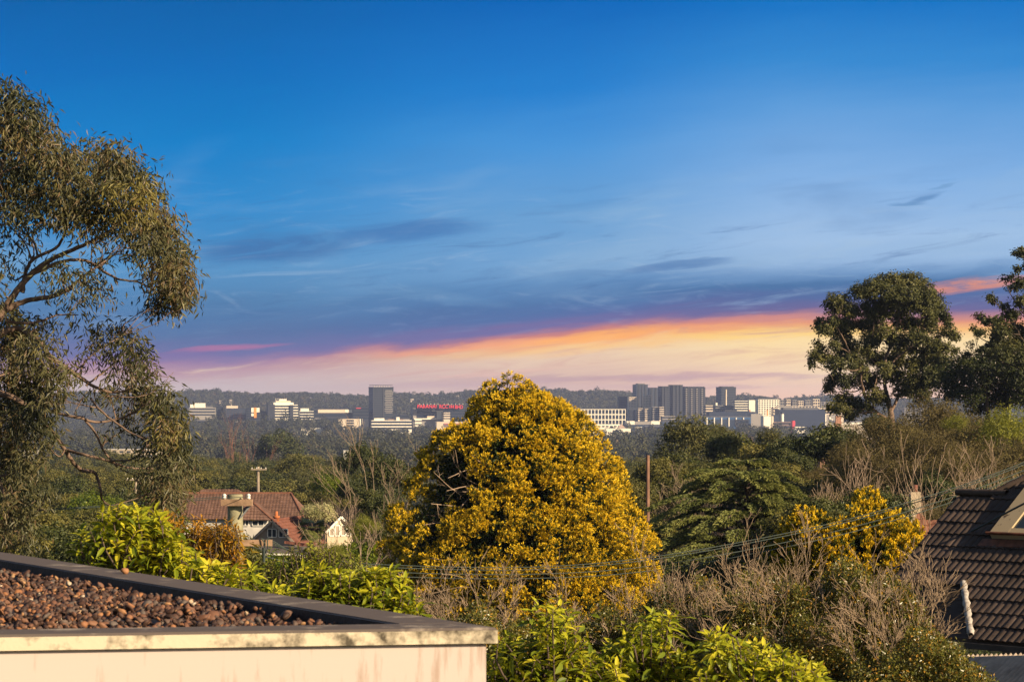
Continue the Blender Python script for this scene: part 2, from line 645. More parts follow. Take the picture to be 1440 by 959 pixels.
# ------------------------------------------------------------------ gravel roof in the foreground
def stain_mat(name, base, stain, scale, lo, hi, rough=0.8, streak=False, bump=0.2):
    m, nt, b = new_mat(name)
    tc = nt.nodes.new('ShaderNodeTexCoord')
    mp = nt.nodes.new('ShaderNodeMapping')
    if streak:
        mp.inputs['Scale'].default_value = (9.0, 9.0, 1.2)
    lnk(nt, tc.outputs['Object'], mp.inputs['Vector'])
    n = nt.nodes.new('ShaderNodeTexNoise')
    n.inputs['Scale'].default_value = scale
    n.inputs['Detail'].default_value = 8
    n.inputs['Roughness'].default_value = 0.65
    lnk(nt, mp.outputs[0], n.inputs['Vector'])
    n2 = nt.nodes.new('ShaderNodeTexNoise')
    n2.inputs['Scale'].default_value = 1.1
    n2.inputs['Detail'].default_value = 3
    lnk(nt, tc.outputs['Object'], n2.inputs['Vector'])
    ml = nt.nodes.new('ShaderNodeMath')
    ml.operation = 'MULTIPLY_ADD'
    ml.inputs[1].default_value = 0.55
    lnk(nt, n2.outputs['Fac'], ml.inputs[0])
    lnk(nt, n.outputs['Fac'], ml.inputs[2])
    r = nt.nodes.new('ShaderNodeValToRGB')
    r.color_ramp.elements[0].position = lo
    r.color_ramp.elements[1].position = hi
    r.color_ramp.elements[0].color = (*base, 1)
    r.color_ramp.elements[1].color = (*stain, 1)
    lnk(nt, ml.outputs[0], r.inputs['Fac'])
    lnk(nt, r.outputs['Color'], b.inputs['Base Color'])
    b.inputs['Roughness'].default_value = rough
    b.inputs['Specular IOR Level'].default_value = 0.2
    bp = nt.nodes.new('ShaderNodeBump')
    bp.inputs['Strength'].default_value = bump
    bp.inputs['Distance'].default_value = 0.01
    lnk(nt, n.outputs['Fac'], bp.inputs['Height'])
    lnk(nt, bp.outputs['Normal'], b.inputs['Normal'])
    return m


M_render = stain_mat('cream_render', (0.54, 0.46, 0.42), (0.41, 0.31, 0.26), 1.6, 0.86, 1.10, 0.85, True, 0.06)
M_coping = stain_mat('lichen_concrete', (0.62, 0.53, 0.39), (0.09, 0.075, 0.055), 9.0, 0.74, 0.93, 0.9, False, 0.4)
M_coptop = stain_mat('weathered_coping', (0.115, 0.092, 0.082), (0.36, 0.30, 0.24), 5.0, 0.84, 1.02, 0.85, False, 0.4)
M_bitumen = plain('black_membrane', (0.018, 0.017, 0.02), 0.6, 0.3, 0.4, 6, 0.3)

RT = ZC - 1.03                                # top of the coping
CN = P(700, 882, 13.0)
CN[2] = RT
FL = norm(np.array([-2.20, -0.40, 0]))        # along the front, leftwards
BK = norm(np.array([-3.47, 6.60, 0]))         # along the back edge, away
LF, LB = 5.2, 10.5
LOW = ground_z(0, 12) - 0.1


def rp(a, b, z):
    v = CN + FL * a + BK * b
    return np.array([v[0], v[1], z])


def roof_ring(a0, a1, b0, b1, z):
    """counter-clockwise seen from above"""
    return np.array([rp(a1, b0, z), rp(a0, b0, z), rp(a0, b1, z), rp(a1, b1, z)])


g = empty('flat_roof_building', rp(LF / 2, LB / 2, LOW), 'cream rendered building with flat gravel roof and mossy coping in the foreground', 'building')
q = QB()
q.hexa(roof_ring(0.04, LF - .04, 0.03, LB - .03, LOW), roof_ring(0.04, LF - .04, 0.03, LB - .03, RT - 0.078))
put('wall', q.mesh('wall', M_render), g)
CW = 0.32
th = 0.072
cop = [((0, LF), (0, CW)), ((0, CW), (CW + .001, LB - CW - .001)), ((0, LF), (LB - CW, LB)), ((LF - CW, LF), (CW + .001, LB - CW - .001))]
for (a0, a1), (b0, b1) in cop:
    q = QB()
    # small chamfer so the edge catches the light
    z0, z1, z2 = RT - th, RT - 0.012, RT
    q.hexa(roof_ring(a0, a1, b0, b1, z0), roof_ring(a0, a1, b0, b1, z1))
    c = put('coping', q.mesh('coping', M_coping), g)
    q = QB()
    q.hexa(roof_ring(a0, a1, b0, b1, z1 + .0005), roof_ring(a0 + .01, a1 - .01, b0 + .01, b1 - .01, z2))
    put('coping_cap', q.mesh('coping_cap', M_coptop), c)
q = QB()
e = 0.02
zi0, zi1 = RT - 0.16, RT - 0.004
for (a0, a1, b0, b1) in [(CW, LF - CW, CW, CW + e), (CW, CW + e, CW + e + .001, LB - CW - e - .001), (CW, LF - CW, LB - CW - e, LB - CW), (LF - CW - e, LF - CW, CW + e + .001, LB - CW - e - .001)]:
    q.hexa(roof_ring(a0 + .0005, a1 - .0005, b0 + .0005, b1 - .0005, RT - 0.0775), roof_ring(a0 + .0005, a1 - .0005, b0 + .0005, b1 - .0005, zi1))
q.hexa(roof_ring(CW + e + .002, LF - CW - e - .002, CW + e + .002, LB - CW - e - .002, RT - 0.0775), roof_ring(CW + e + .002, LF - CW - e - .002, CW + e + .002, LB - CW - e - .002, RT - 0.075))
put('roof_membrane', q.mesh('roof_membrane', M_bitumen), g)

# gravel: uncountable, one object
M_gravel = tint_mat('river_gravel', [(0.0, (0.035, 0.02, 0.016)), (0.25, (0.085, 0.042, 0.028)), (0.36, (0.12, 0.095, 0.08)), (0.46, (0.13, 0.058, 0.034)), (0.6, (0.19, 0.095, 0.058)), (0.72, (0.30, 0.13, 0.055)), (0.86, (0.36, 0.21, 0.10)), (1.0, (0.50, 0.42, 0.32))],
                    0, 0.65, 0.3)


def ico(sub):
    bm = bmesh.new()
    bmesh.ops.create_icosphere(bm, subdivisions=sub, radius=1)
    v = np.array([x.co[:] for x in bm.verts])
    f = np.array([[l.index for l in x.verts] for x in bm.faces])
    bm.free()
    return v, f


IV, IF = ico(2)
rng = np.random.default_rng(3)
VV, FF, TT = [], [], []
n = 0
shapes = []
for k in range(10):
    d = 1 + 0.22 * np.sin(IV @ rng.normal(size=3) * 2.2 + rng.random() * 6) + 0.12 * np.sin(IV @ rng.normal(size=3) * 4 + 1)
    shapes.append(IV * d[:, None])
for layer, (cnt, zz) in enumerate([(6000, 0.010), (9000, 0.028)]):
    for i in range(cnt):
        b = rng.uniform(CW + .04, LB - CW - 0.05)
        a = rng.uniform(CW + .04, min(LF - CW - .04, 3.6))
        c = rp(a, b, 0)
        if c[0] / c[1] < -0.2:
            continue
        heap = 0.012 * math.sin(c[0] * 3.1 + 1) + 0.012 * math.sin(c[1] * 2.3)
        s = 0.0138 * math.exp(rng.normal(0, .28))
        if a < CW + .45 and rng.random() < 0.5 * layer:      # thins out towards the corner
            continue
        sc = np.array([rng.uniform(.9, 1.3), rng.uniform(.75, 1.05), rng.uniform(.6, .9)]) * s
        A = np.linalg.qr(rng.normal(size=(3, 3)))[0]
        tl = rng.normal(size=2) * 0.35
        v = shapes[rng.integers(10)] * sc
        ca, sa = math.cos(rng.random() * 6.28), math.sin(rng.random() * 6.28)
        rz = math.atan2(sa, ca)
        ca, sa = math.cos(rz), math.sin(rz)
        v = v @ np.array([[ca, sa, 0], [-sa, ca, 0], [0, 0, 1]])
        v[:, 2] += v[:, 0] * tl[0] + v[:, 1] * tl[1]
        v += np.array([c[0], c[1], RT - 0.075 + zz + heap * layer + 0.008])
        VV.append(v)
        FF.append(IF + n)
        n += len(IV)
        TT.append(np.full(len(IF), np.clip(rng.beta(1.1, 2.0), 0, 1)))
put('gravel', mesh_quads('gravel', np.vstack(VV), np.vstack(FF), M_gravel, np.concatenate(TT), True), kind='stuff', label='brown and tan loose gravel covering the flat roof', cat='gravel')
c = P(347, 833, 15.6)
# one pebble lying on the back coping
bq = CN + BK * 4.6 + FL * 0.12
v = shapes[2] * np.array([0.026, 0.024, 0.021]) + np.array([bq[0], bq[1], RT + 0.019])
put('pebble', mesh_quads('pebble', v, IF, M_gravel, np.full(len(IF), 0.75), True), label='single brown pebble lying on the dark coping of the flat roof', cat='pebble')

# ------------------------------------------------------------------ dark tiled house on the right
M_tile = plain('charcoal_roof_tile', (0.070, 0.049, 0.039), 0.75, 0.25, 0.4, 2.5, 0.25, bscale=40)
M_mortar = stain_mat('grey_mortar', (0.45, 0.41, 0.37), (0.16, 0.13, 0.11), 14, 0.72, 0.95)
M_brickdark = plain('dark_painted_wall', (0.07, 0.06, 0.055), 0.8, 0.2, 0.3, 3, 0.2)
M_greywall = plain('grey_fascia', (0.16, 0.15, 0.145), 0.6, 0.3, 0.15, 3)
M_cream = stain_mat('weathered_cream_paint', (0.44, 0.34, 0.21), (0.10, 0.07, 0.05), 9, 0.90, 1.05)
M_rust = plain('rusty_flashing', (0.16, 0.06, 0.03), 0.6, 0.4, 0.5, 8, 0.2)
M_glass = new_mat('dark_window_glass')[0]
_b = M_glass.node_tree.nodes['Principled BSDF']
_b.inputs['Base Color'].default_value = (0.03, 0.04, 0.05, 1)
_b.inputs['Roughness'].default_value = 0.08
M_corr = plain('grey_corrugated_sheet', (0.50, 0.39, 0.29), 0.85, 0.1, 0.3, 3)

TH, PI_ = math.radians(48), math.radians(38)
HD = np.array([math.cos(TH), -math.sin(TH), 0])                     # along the tile courses, to the right and nearer
NH = np.array([math.sin(TH), math.cos(TH), 0])                      # horizontally up-slope
UPS = NH * math.cos(PI_) + UP * math.sin(PI_)                       # up the slope
NR = norm(np.cross(HD, UPS))
if NR[2] < 0: NR = -NR
A0 = P(1350, 694, 47.0)
EYE = np.array([0, 0, ZC])


def on_roof(px, py, lift=0.0):
    d = P(px, py, 1.0) - EYE
    t = ((A0 + NR * lift - EYE) @ NR) / (d @ NR)
    return EYE + d * t


def roof_uv(p):
    return np.array([(p - A0) @ HD, -(p - A0) @ UPS])              # (along, down)


def rpt(u, v, lift=0.0):
    return A0 + HD * u - UPS * v + NR * lift


Vv = {k: roof_uv(on_roof(*p)) for k, p in dict(B=(1395, 700), C=(1440, 675), E=(1270, 800), S=(1360, 822), T=(1371, 897), G=(1440, 908)).items()}
gauge = 0.30
uB = Vv['B'][0]
vS, vT = Vv['S'][1], Vv['T'][1]
uS, uT = Vv['S'][0], Vv['T'][0]
UR = 16.0
VTOP = -3.2                                                        # the taller ridge to the right


uC, vC = Vv['C']


def hip_u(v):
    return uB + (uC - uB) * v / vC


def row_span(v):
    """left end of the tile course at slope distance v"""
    if v < 0.0:
        return hip_u(v)
    if v < vS:
        return -0.02
    return uS + (uT - uS) * (v - vS) / (vT - vS)


house = empty('tiled_house', (*rpt(7, 3)[:2], ground_z(25, 50)), 'house with dark brown wavy roof tiles at the right edge', 'house')
q = QB()
v = VTOP
k = 0
rng = np.random.default_rng(5)
while v < vT - 0.02:
    v1 = min(v + gauge + 0.05, vT + .06)
    ul = row_span(v + gauge * 0.6)
    us = np.arange(math.floor(ul / 0.025), int(UR / 0.0225)) * 0.0225
    us = us[us >= ul - 0.001]
    ph = np.mod(us, 0.135) / 0.135
    prof = 0.022 * (np.abs(np.sin(ph * math.pi)) ** 0.8)
    jit = np.repeat(rng.normal(0, 0.003, len(us) // 6 + 2), 6)[:len(us)]
    hi = prof + 0.002
    lo = prof + 0.030 + jit
    m = len(us)
    top = np.array([rpt(u, v, h) for u, h in zip(us, hi)])
    bot = np.array([rpt(u, v1 + j, h) for u, h, j in zip(us, lo, jit)])
    und = np.array([rpt(u, v1 + j - 0.003, h - 0.026) for u, h, j in zip(us, lo, jit)])
    V = np.vstack([top, bot, und])
    i = np.arange(m - 1)
    Q = np.vstack([np.stack([i, i + m, i + m + 1, i + 1], -1), np.stack([i + m, i + 2 * m, i + 2 * m + 1, i + m + 1], -1)])
    q.add(V, Q)
    v += gauge
    k += 1
roof = put('roof', q.mesh('roof', M_tile, smooth=False), house)
# deck under the tiles and the far slopes of the same roof, so it is solid from the side
q = QB()


def slab(pts, dz):
    pts = np.array(pts)
    q.hexa(pts - UP * dz, pts)


BACK = NH * math.cos(PI_) - UP * math.sin(PI_)
slab([rpt(0, vS, -.02), rpt(UR, vS, -.02), rpt(UR, 0, -.02), rpt(0, 0, -.02)], 0.06)
slab([rpt(uS, vT, -.02), rpt(UR, vT, -.02), rpt(UR, vS + .002, -.02), rpt(uS, vS + .002, -.02)], 0.06)
slab([rpt(uB, 0, -.02), rpt(UR, 0, -.02), rpt(UR, VTOP, -.02), rpt(hip_u(VTOP), VTOP, -.02)], 0.06)
slab([rpt(0, 0, .0), rpt(uB, 0, .0), rpt(uB, 0, 0) + BACK * 4.5, rpt(0, 0, 0) + BACK * 4.5], 0.08)
slab([rpt(hip_u(VTOP), VTOP, .0), rpt(UR, VTOP, .0), rpt(UR, VTOP, 0) + BACK * 6.5, rpt(uB, 0, 0) + BACK * 4.4], 0.08)
put('roof_deck', q.mesh('roof_deck', M_tile), roof)
# ridge caps
q = QB()
u = -0.05
while u < uB + .1:
    q.tube([rpt(u, 0.0, .03), rpt(u + .36, 0.0, .035)], [.055, .062], 10)
    u += .34
put('ridge_cap', q.mesh('ridge_cap', M_tile, True), roof)
q = QB()
t = 0.0
nh = int(math.hypot(hip_u(VTOP) - uB, VTOP) / .34)
for k in range(nh):
    va_, vb_ = VTOP * k / nh, VTOP * (k + 1.05) / nh
    q.tube([rpt(hip_u(va_), va_, .03), rpt(hip_u(vb_), vb_, .035)], [.055, .062], 10)
put('ridge_cap', q.mesh('ridge_cap', M_tile, True), roof)
# mortared edge beside the lower wing
q = QB()
nseg = 16
pts = np.array([rpt(uS + (uT - uS) * t - .05, vS + (vT - vS) * t, .05 + .012 * math.sin(t * 60)) for t in np.linspace(0.01, .99, nseg)])
q.tube(pts, .055 + .016 * np.sin(np.arange(nseg) * 2.4), 7)
put('mortar_edge', q.mesh('mortar_edge', M_mortar, True), house)
# wing roof left of the mortar edge: falls away to the left, seen edge-on
q = QB()
wl = rpt(-0.02, vS + .02, -.03)
pS, pT = rpt(uS - .06, vS + .03, -0.02), rpt(uT - .06, vT, -0.02)
DS_ = rpt(-0.02, vS)[1]
wing_l = P(1282, 893, DS_ - 1.2)
wing_l2 = P(1258, 816, DS_ + .1)
m_ = 14
for i in range(m_):                                                   # courses of the wing, each a thin lapped slab
    t0, t1 = i / m_, (i + 1) / m_
    a, b = pS + (wing_l2 - pS) * 0 + (pT - pS) * t0, pS + (pT - pS) * t1
    c0, c1 = wing_l2 + (wing_l - wing_l2) * t0, wing_l2 + (wing_l - wing_l2) * t1
    lift = NR * 0.02
    q.hexa(np.array([c1 + lift - UP * .04, b + lift - UP * .04, a - UP * .04, c0 - UP * .04]), np.array([c1 + lift, b + lift, a, c0]))
put('wing_roof', q.mesh('wing_roof', M_tile), house)
# gutter, fascia and wall under the eave
q = QB()
g0, g1 = rpt(uT - .1, vT + .1, .0), rpt(UR, vT + .1, .0)
sec = [(0, 0), (0.11, 0), (0.11, .09), (0, .09)]
q.beam(g0 - UP * .05, g1 - UP * .05, .11, .09)
put('gutter', q.mesh('gutter', M_brickdark), house)
q = QB()
w0, w1 = rpt(uT + .1, vT - .45, -.3), rpt(UR, vT - .45, -.3)
gz = ground_z(25, 45)


def wall_run(a, b, z0, z1, t=.24):
    d = norm((b - a) * np.array([1, 1, 0]))
    s = np.array([-d[1], d[0], 0]) * t
    ring = lambda z: np.array([[*(a)[:2], z], [*(b)[:2], z], [*(b + s)[:2], z], [*(a + s)[:2], z]])
    q.hexa(ring(z0), ring(z1))


wall_run(w0, w1, gz, w0[2] + .02)
wall_run(rpt(uB, 0, -.3) + NH * 3, rpt(UR, 0, -.3) + NH * 3, gz, rpt(0, 0, 0)[2] - .5)
put('wall', q.mesh('wall', M_greywall), house)
for i in range(7):
    q = QB()
    c = w0 + (w1 - w0) * ((i + .6) / 11) - NH * .05
    q.box(c - UP * .18, (.06, .06, .14), -TH)
    put('bracket', q.mesh('bracket', M_mortar), house)
# skylight box
sk = {k: on_roof(*p, .0) for k, p in dict(a=(1396, 759), b=(1442, 708), d=(1500, 770)).items()}
ua, va = roof_uv(sk['a'])
ub, vb = roof_uv(sk['b'])
q = QB()
W_, Hh = 1.6, 0.09


def pr(u0, u1, v0, v1, l0, l1):
    q.hexa(np.array([rpt(u0, v1, l0), rpt(u1, v1, l0), rpt(u1, v0, l0), rpt(u0, v0, l0)]), np.array([rpt(u0, v1, l1), rpt(u1, v1, l1), rpt(u1, v0, l1), rpt(u0, v0, l1)]))


vt = va - 1.45
pr(ua, ua + .36, vt, va, .03, .06 + Hh)
pr(ua + .36, ua + W_, va - .14, va - .001, .03, .058 + Hh)
pr(ua + .36, ua + W_, vt, vt + .12, .03, .058 + Hh)
pr(ua + W_, ua + W_ + .14, vt, va, .03, .06 + Hh)
skl = put('skylight', q.mesh('skylight', M_cream), house)
q = QB()
pr(ua + .361, ua + W_ - .001, vt + .121, va - .141, .05, .03 + Hh)
put('pane', q.mesh('pane', M_glass), skl)
q = QB()
pr(ua - .05, ua + W_ + .2, va + .002, va + .03, .05 + Hh, .09 + Hh)
pr(ua - .16, ua + W_ + .2, va + .031, va + .2, .035, .05)
put('flashing', q.mesh('flashing', M_rust), skl)
# lower corrugated roof
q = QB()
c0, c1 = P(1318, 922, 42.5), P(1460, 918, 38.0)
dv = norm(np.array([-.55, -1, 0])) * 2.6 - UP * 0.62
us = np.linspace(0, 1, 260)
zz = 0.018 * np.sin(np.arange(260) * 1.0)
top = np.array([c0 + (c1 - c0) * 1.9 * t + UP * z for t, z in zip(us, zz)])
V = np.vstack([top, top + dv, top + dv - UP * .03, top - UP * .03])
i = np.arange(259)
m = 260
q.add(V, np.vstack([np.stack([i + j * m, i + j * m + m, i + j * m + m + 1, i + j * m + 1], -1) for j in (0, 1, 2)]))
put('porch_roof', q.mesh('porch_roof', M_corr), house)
q = QB()
q.tube([c0 + dv * 1.02 + (c1 - c0) * .55 - UP * .03, c0 + dv * 1.02 + (c1 - c0) * 1.9 - UP * .03], [.05, .05], 8)
put('porch_gutter', q.mesh('porch_gutter', plain('white_gutter', (0.6, 0.55, 0.5), 0.4), True), house)
for t in (0.02, .8, 1.6):
    q = QB()
    a = c0 + dv * .9 + (c1 - c0) * t
    q.beam((a[0], a[1], gz), a - UP * .05, .09, .09)
    put('porch_post', q.mesh('porch_post', M_greywall), house)

# ------------------------------------------------------------------ poles and lines
M_pole = plain('weathered_timber_pole', (0.27, 0.25, 0.16), 0.85, 0.2, 0.35, 3, 0.4, bscale=20)
M_arm = plain('sawn_timber_arm', (0.34, 0.22, 0.14), 0.8, 0.2, 0.3, 5, 0.3)
M_porc = plain('white_porcelain', (0.7, 0.68, 0.62), 0.3, 0.5, 0.08)
M_bluepole = plain('grey_timber_pole', (0.30, 0.24, 0.18), 0.85, 0.2, 0.3, 2, 0.3)
M_redpole = plain('brown_timber_pole', (0.20, 0.11, 0.075), 0.85, 0.2, 0.3, 2, 0.3)
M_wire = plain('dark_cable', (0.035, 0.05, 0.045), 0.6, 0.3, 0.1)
M_steel = plain('galvanised_steel', (0.35, 0.36, 0.36), 0.45, 0.5, 0.15, metal=0.6)

D0 = 55.0
base = np.array([P(336, 800, D0)[0], D0, ground_z(-5, 55)])
pole = empty('utility_pole', base, 'thick weathered power pole with two timber cross-arms behind the gravel roof', 'power pole')
q = QB()
tp = P(330.5, 695, D0)
q.tube([base, base + (tp - base) * .5, tp - UP * .02, tp, tp + UP * .001], [.19, .165, .148, .146, .002], 20)
put('shaft', q.mesh('shaft', M_pole, True), pole)


def arm(parent, pxa, pxb, py, D, w, h, mat, yaw=0.0):
    q = QB()
    a, b = P(pxa, py, D), P(pxb, py, D)
    a[1] += yaw
    b[1] -= yaw
    q.beam(a, b, w, h)
    return put('cross_arm', q.mesh('cross_arm', mat), parent)


def insulator(parent, p, s=1.0):
    m = lathe([(0.0, 0), (.022 * s, 0), (.05 * s, .02 * s), (.05 * s, .05 * s), (.028 * s, .06 * s), (.05 * s, .08 * s), (.048 * s, .11 * s), (.02 * s, .135 * s), (0, .14 * s)], 12, p, 'insulator', M_porc)
    put('insulator', m, parent)


arm(pole, 311, 355, 706.5, D0 - .21, .09, .125, M_arm, .03)
arm(pole, 337, 383, 763, D0 - .23, .09, .12, M_arm, -.02)
for px in (315.5, 349.5):
    insulator(pole, P(px, 702, D0 - .21), .8)
q = QB()
q.beam(P(352, 711, D0 - .16), P(338, 728, D0 - .16), .03, .03)
put('brace', q.mesh('brace', M_steel), pole)
q = QB()
for (a, b) in (((368, 757), (372, 772)), ((376, 757), (371, 783)), ((352, 768), (372, 776))):
    q.tube([P(*a, D0 - .3), P((a[0] + b[0]) / 2 + 3, (a[1] + b[1]) / 2, D0 - .33), P(*b, D0 - .3)], [.012] * 3, 5)
q.tube([P(371, 770, D0 - .3), P(371, 790, D0 - .3)], [.035, .03], 8)
put('switch', q.mesh('switch', M_wire, True), pole)


def wire(pts, rad, label):
    q = QB()
    s = spline(pts, 60)
    q.tube(s, np.full(len(s), rad), 6)
    put('power_line', q.mesh('power_line', M_wire, True), label=label, cat='power line', group='power lines across the garden')


for i, (dy, dd, lab) in enumerate([(0, 0, 'dark power line sagging in front of the golden tree, uppermost of the bundle'), (3.5, .5, 'dark power line sagging in front of the golden tree, second from the top'),
                                   (10, 1.0, 'dark power line sagging in front of the golden tree, third from the top'), (16, 1.4, 'dark power line sagging in front of the golden tree, lowest of the bundle')]):
    st = [352, 367, 377, 371][i]
    f = [1, 1, 1.25, 1.2][i]
    wire([P(st, 757 + (i == 3) * 25, D0 - .25), P(450, 784 + dy, 55 + dd * .3), P(545, 794 + dy, 56 + dd), P(750, 797 + dy * 1.0, 57 + dd), P(930, 781 + dy * f, 58 + dd), P(1150, 740 + dy * f, 59.5 + dd),
          P(1300, 699 + dy * f, 60.5 + dd), P(1440, 650 + dy * f * .9, 62 + dd), P(1700, 540 + dy, 65 + dd)], .0105, lab)
# wires leaving the top arm towards the next pole beyond the red roof
for px, lab in ((315.5, 'thin power line from the left insulator on the top cross-arm'), (349.5, 'thin power line from the right insulator on the top cross-arm')):
    wire([P(px, 698, D0 - .21), P(px * .6 - 120, 716, 49), P(px * .3 - 360, 735, 45)], .006, lab)
wire([P(1700, 570, 40), P(1500, 680, 43.0), P(1440, 708, 44.2), P(1360, 750, 46.0), P(1284, 787, 49.0), P(1240, 806, 51)], .016, 'black cable standing in for the shadow line across the dark tiled roof')  # solid dark strand put in place of a wire's shadow on the tiles


def small_pole(px, pyt, D, w, label, mat, arms):
    gz_ = ground_z(0, D)
    b = P(px, 0, D)
    b[2] = gz_
    o = empty('utility_pole', b, label, 'power pole')
    q = QB()
    t = P(px, pyt, D)
    q.tube([b, t - UP * .02, t], [w * .62, w * .5, w * .45], 10)
    put('shaft', q.mesh('shaft', mat, True), o)
    for (a, c, y) in arms:
        arm(o, a, c, y, D - w, .12, .14, mat)
        for k in (0.06, .36, .64, .94):
            insulator(o, P(a + (c - a) * k, y - 1, D - w), 1.1)
    return o


small_pole(363, 656, 300, .30, 'slim pale power pole with cross-arm beyond the red tiled roof', M_bluepole, [(353, 375, 660)])
small_pole(191, 672, 330, .26, 'thin power pole with cross-arm seen through the hanging gum foliage', M_bluepole, [(178, 201, 674.5)])
small_pole(911, 640, 150, .19, 'plain brown timber pole standing right of the golden tree', M_redpole, [])
# ------------------------------------------------------------------ red tiled houses on the left
def red_tile(name, c1, c2):
    m, nt, b = new_mat(name)
    tc = nt.nodes.new('ShaderNodeTexCoord')
    n = nt.nodes.new('ShaderNodeTexNoise')
    n.inputs['Scale'].default_value = 1.6
    n.inputs['Detail'].default_value = 7
    n.inputs['Roughness'].default_value = 0.7
    lnk(nt, tc.outputs['Object'], n.inputs['Vector'])
    r = nt.nodes.new('ShaderNodeValToRGB')
    r.color_ramp.elements[0].color = (*c1, 1)
    r.color_ramp.elements[1].color = (*c2, 1)
    r.color_ramp.elements[0].position = 0.35
    r.color_ramp.elements[1].position = 0.7
    lnk(nt, n.outputs['Fac'], r.inputs['Fac'])
    lnk(nt, r.outputs['Color'], b.inputs['Base Color'])
    b.inputs['Roughness'].default_value = 0.8
    b.inputs['Specular IOR Level'].default_value = 0.2
    return m


M_red = red_tile('terracotta_tile', (0.115, 0.064, 0.047), (0.235, 0.135, 0.10))
M_red2 = red_tile('bright_terracotta_tile', (0.13, 0.052, 0.037), (0.235, 0.10, 0.068))
M_redf = red_tile('old_terracotta_tile', (0.16, 0.07, 0.045), (0.26, 0.12, 0.075))
M_whitew = plain('off_white_wall', (0.55, 0.52, 0.47), 0.8, 0.2, 0.15, 1.0)
M_creamw = plain('cream_wall', (0.50, 0.41, 0.29), 0.8, 0.2, 0.12, 1.0)
M_grey = plain('taupe_weatherboard', (0.33, 0.27, 0.21), 0.8, 0.2, 0.12, 1.0)
M_white = plain('white_paint', (0.72, 0.68, 0.60), 0.5, 0.3, 0.06, 1.0)
M_brick = plain('pinkish_brick', (0.36, 0.20, 0.15), 0.85, 0.2, 0.3, 5)


def tiled(q, ring, gauge=0.34, wave=0.30, amp=0.035):
    """a tiled slope: ring = eave-left, eave-right, ridge-right, ridge-left; lapped courses with rolls running down the slope"""
    el, er, rr, rl = [np.array(p, float) for p in ring]
    nrm = norm(np.cross(er - el, rl - el))
    if nrm[2] < 0: nrm = -nrm
    up = norm((rl - el) - norm(er - el) * ((rl - el) @ norm(er - el)))
    h = norm(er - el)
    hgt = (rl - el) @ up
    n = max(2, int(hgt / gauge))
    for i in range(n):
        t0, t1 = i / n, (i + 1) / n
        la, ra = el + (rl - el) * t0, er + (rr - er) * t0
        lb, rb = el + (rl - el) * t1, er + (rr - er) * t1
        m = max(3, int(np.linalg.norm(ra - la) / wave * 4))
        s = np.linspace(0, 1, m)[:, None]
        a, b = la + (ra - la) * s, lb + (rb - lb) * s
        wa = (a - el) @ h / wave
        wb = (b - el) @ h / wave
        pa = amp * np.abs(np.sin(wa * math.pi))[:, None]
        pb = amp * np.abs(np.sin(wb * math.pi))[:, None]
        low = a + nrm * (pa + .045)
        V = np.vstack([a + nrm * (pa - .01), low, b + nrm * (pb + .0)])
        k = np.arange(m - 1)
        q.add(V, np.vstack([np.stack([k, k + 1, k + 1 + m, k + m], -1), np.stack([k + m, k + m + 1, k + 1 + 2 * m, k + 2 * m], -1)]))


def cap(q, a, b, r=.11):
    a, b = np.array(a, float), np.array(b, float)
    n = max(1, int(np.linalg.norm(b - a) / .4))
    for i in range(n):
        q.tube([a + (b - a) * (i / n), a + (b - a) * ((i + 1.04) / n)], [r, r * 1.12], 8)


def window(parent, a, b, z0, z1, nrm, mat_f=None, mullions=1, ft=.07, pane=None):
    """framed window between ground points a and b (xy), standing proud of the wall along nrm"""
    a, b = np.array([*a[:2], 0.0]), np.array([*b[:2], 0.0])
    q = QB()
    d = norm(b - a)
    o = np.array(nrm) * .05

    def bar(p0, p1, w, h):
        q.beam(p0 + o, p1 + o, w, h)
    zc = UP
    bar(a + UP * z0, b + UP * z0, .08, ft)
    bar(a + UP * z1, b + UP * z1, .08, ft)
    for i in range(mullions + 2):
        c = a + (b - a) * (i / (mullions + 1))
        q.box(c + o + UP * ((z0 + z1) / 2), (ft, .084, z1 - z0 - ft - .004), math.atan2(d[1], d[0]))
    w = put('window', q.mesh('window', mat_f or M_white), parent)
    q = QB()
    q.box((a + b) / 2 + UP * ((z0 + z1) / 2) + np.array(nrm) * .02, (np.linalg.norm(b - a) - .02, .05, z1 - z0 - .02), math.atan2(d[1], d[0]))
    put('pane', q.mesh('pane', pane or M_glass), w)
    return w


# main house: long hipped roof, ridge across the view
DH = 262.0
pz = lambda py, D: ZC + (HY - py) / F * D
px_ = lambda px, D: (px - 720) / F * D
yR, yE = DH + 3.6, DH - 1.2
zR, zE = pz(694, yR), pz(730, yE)
xL, xRr, xRe = px_(225, DH), px_(405, DH), px_(429, DH)
gz = ground_z(0, DH)
h1 = empty('red_roofed_house', ((xL + xRe) / 2, DH + 3, gz), 'long house with hipped red tiled roof behind the thick pole', 'house')
q = QB()
tiled(q, [(xL, yE, zE), (xRe, yE, zE), (xRr, yR, zR), (xL, yR, zR)])
yB = 2 * yR - yE
tiled(q, [(xRe, yB, zE), (xL, yB, zE), (xL, yR, zR), (xRr, yR, zR)])
tiled(q, [(xRe, yE, zE), (xRe, yB, zE), (xRr, yR + .01, zR), (xRr, yR - .01, zR)])
r1 = put('roof', q.mesh('roof', M_red), h1)
q = QB()
cap(q, (xL, yR, zR + .04), (xRr, yR, zR + .04))
cap(q, (xRr, yR, zR + .04), (xRe, yE, zE + .04))
put('ridge_cap', q.mesh('ridge_cap', M_redf, True), r1)
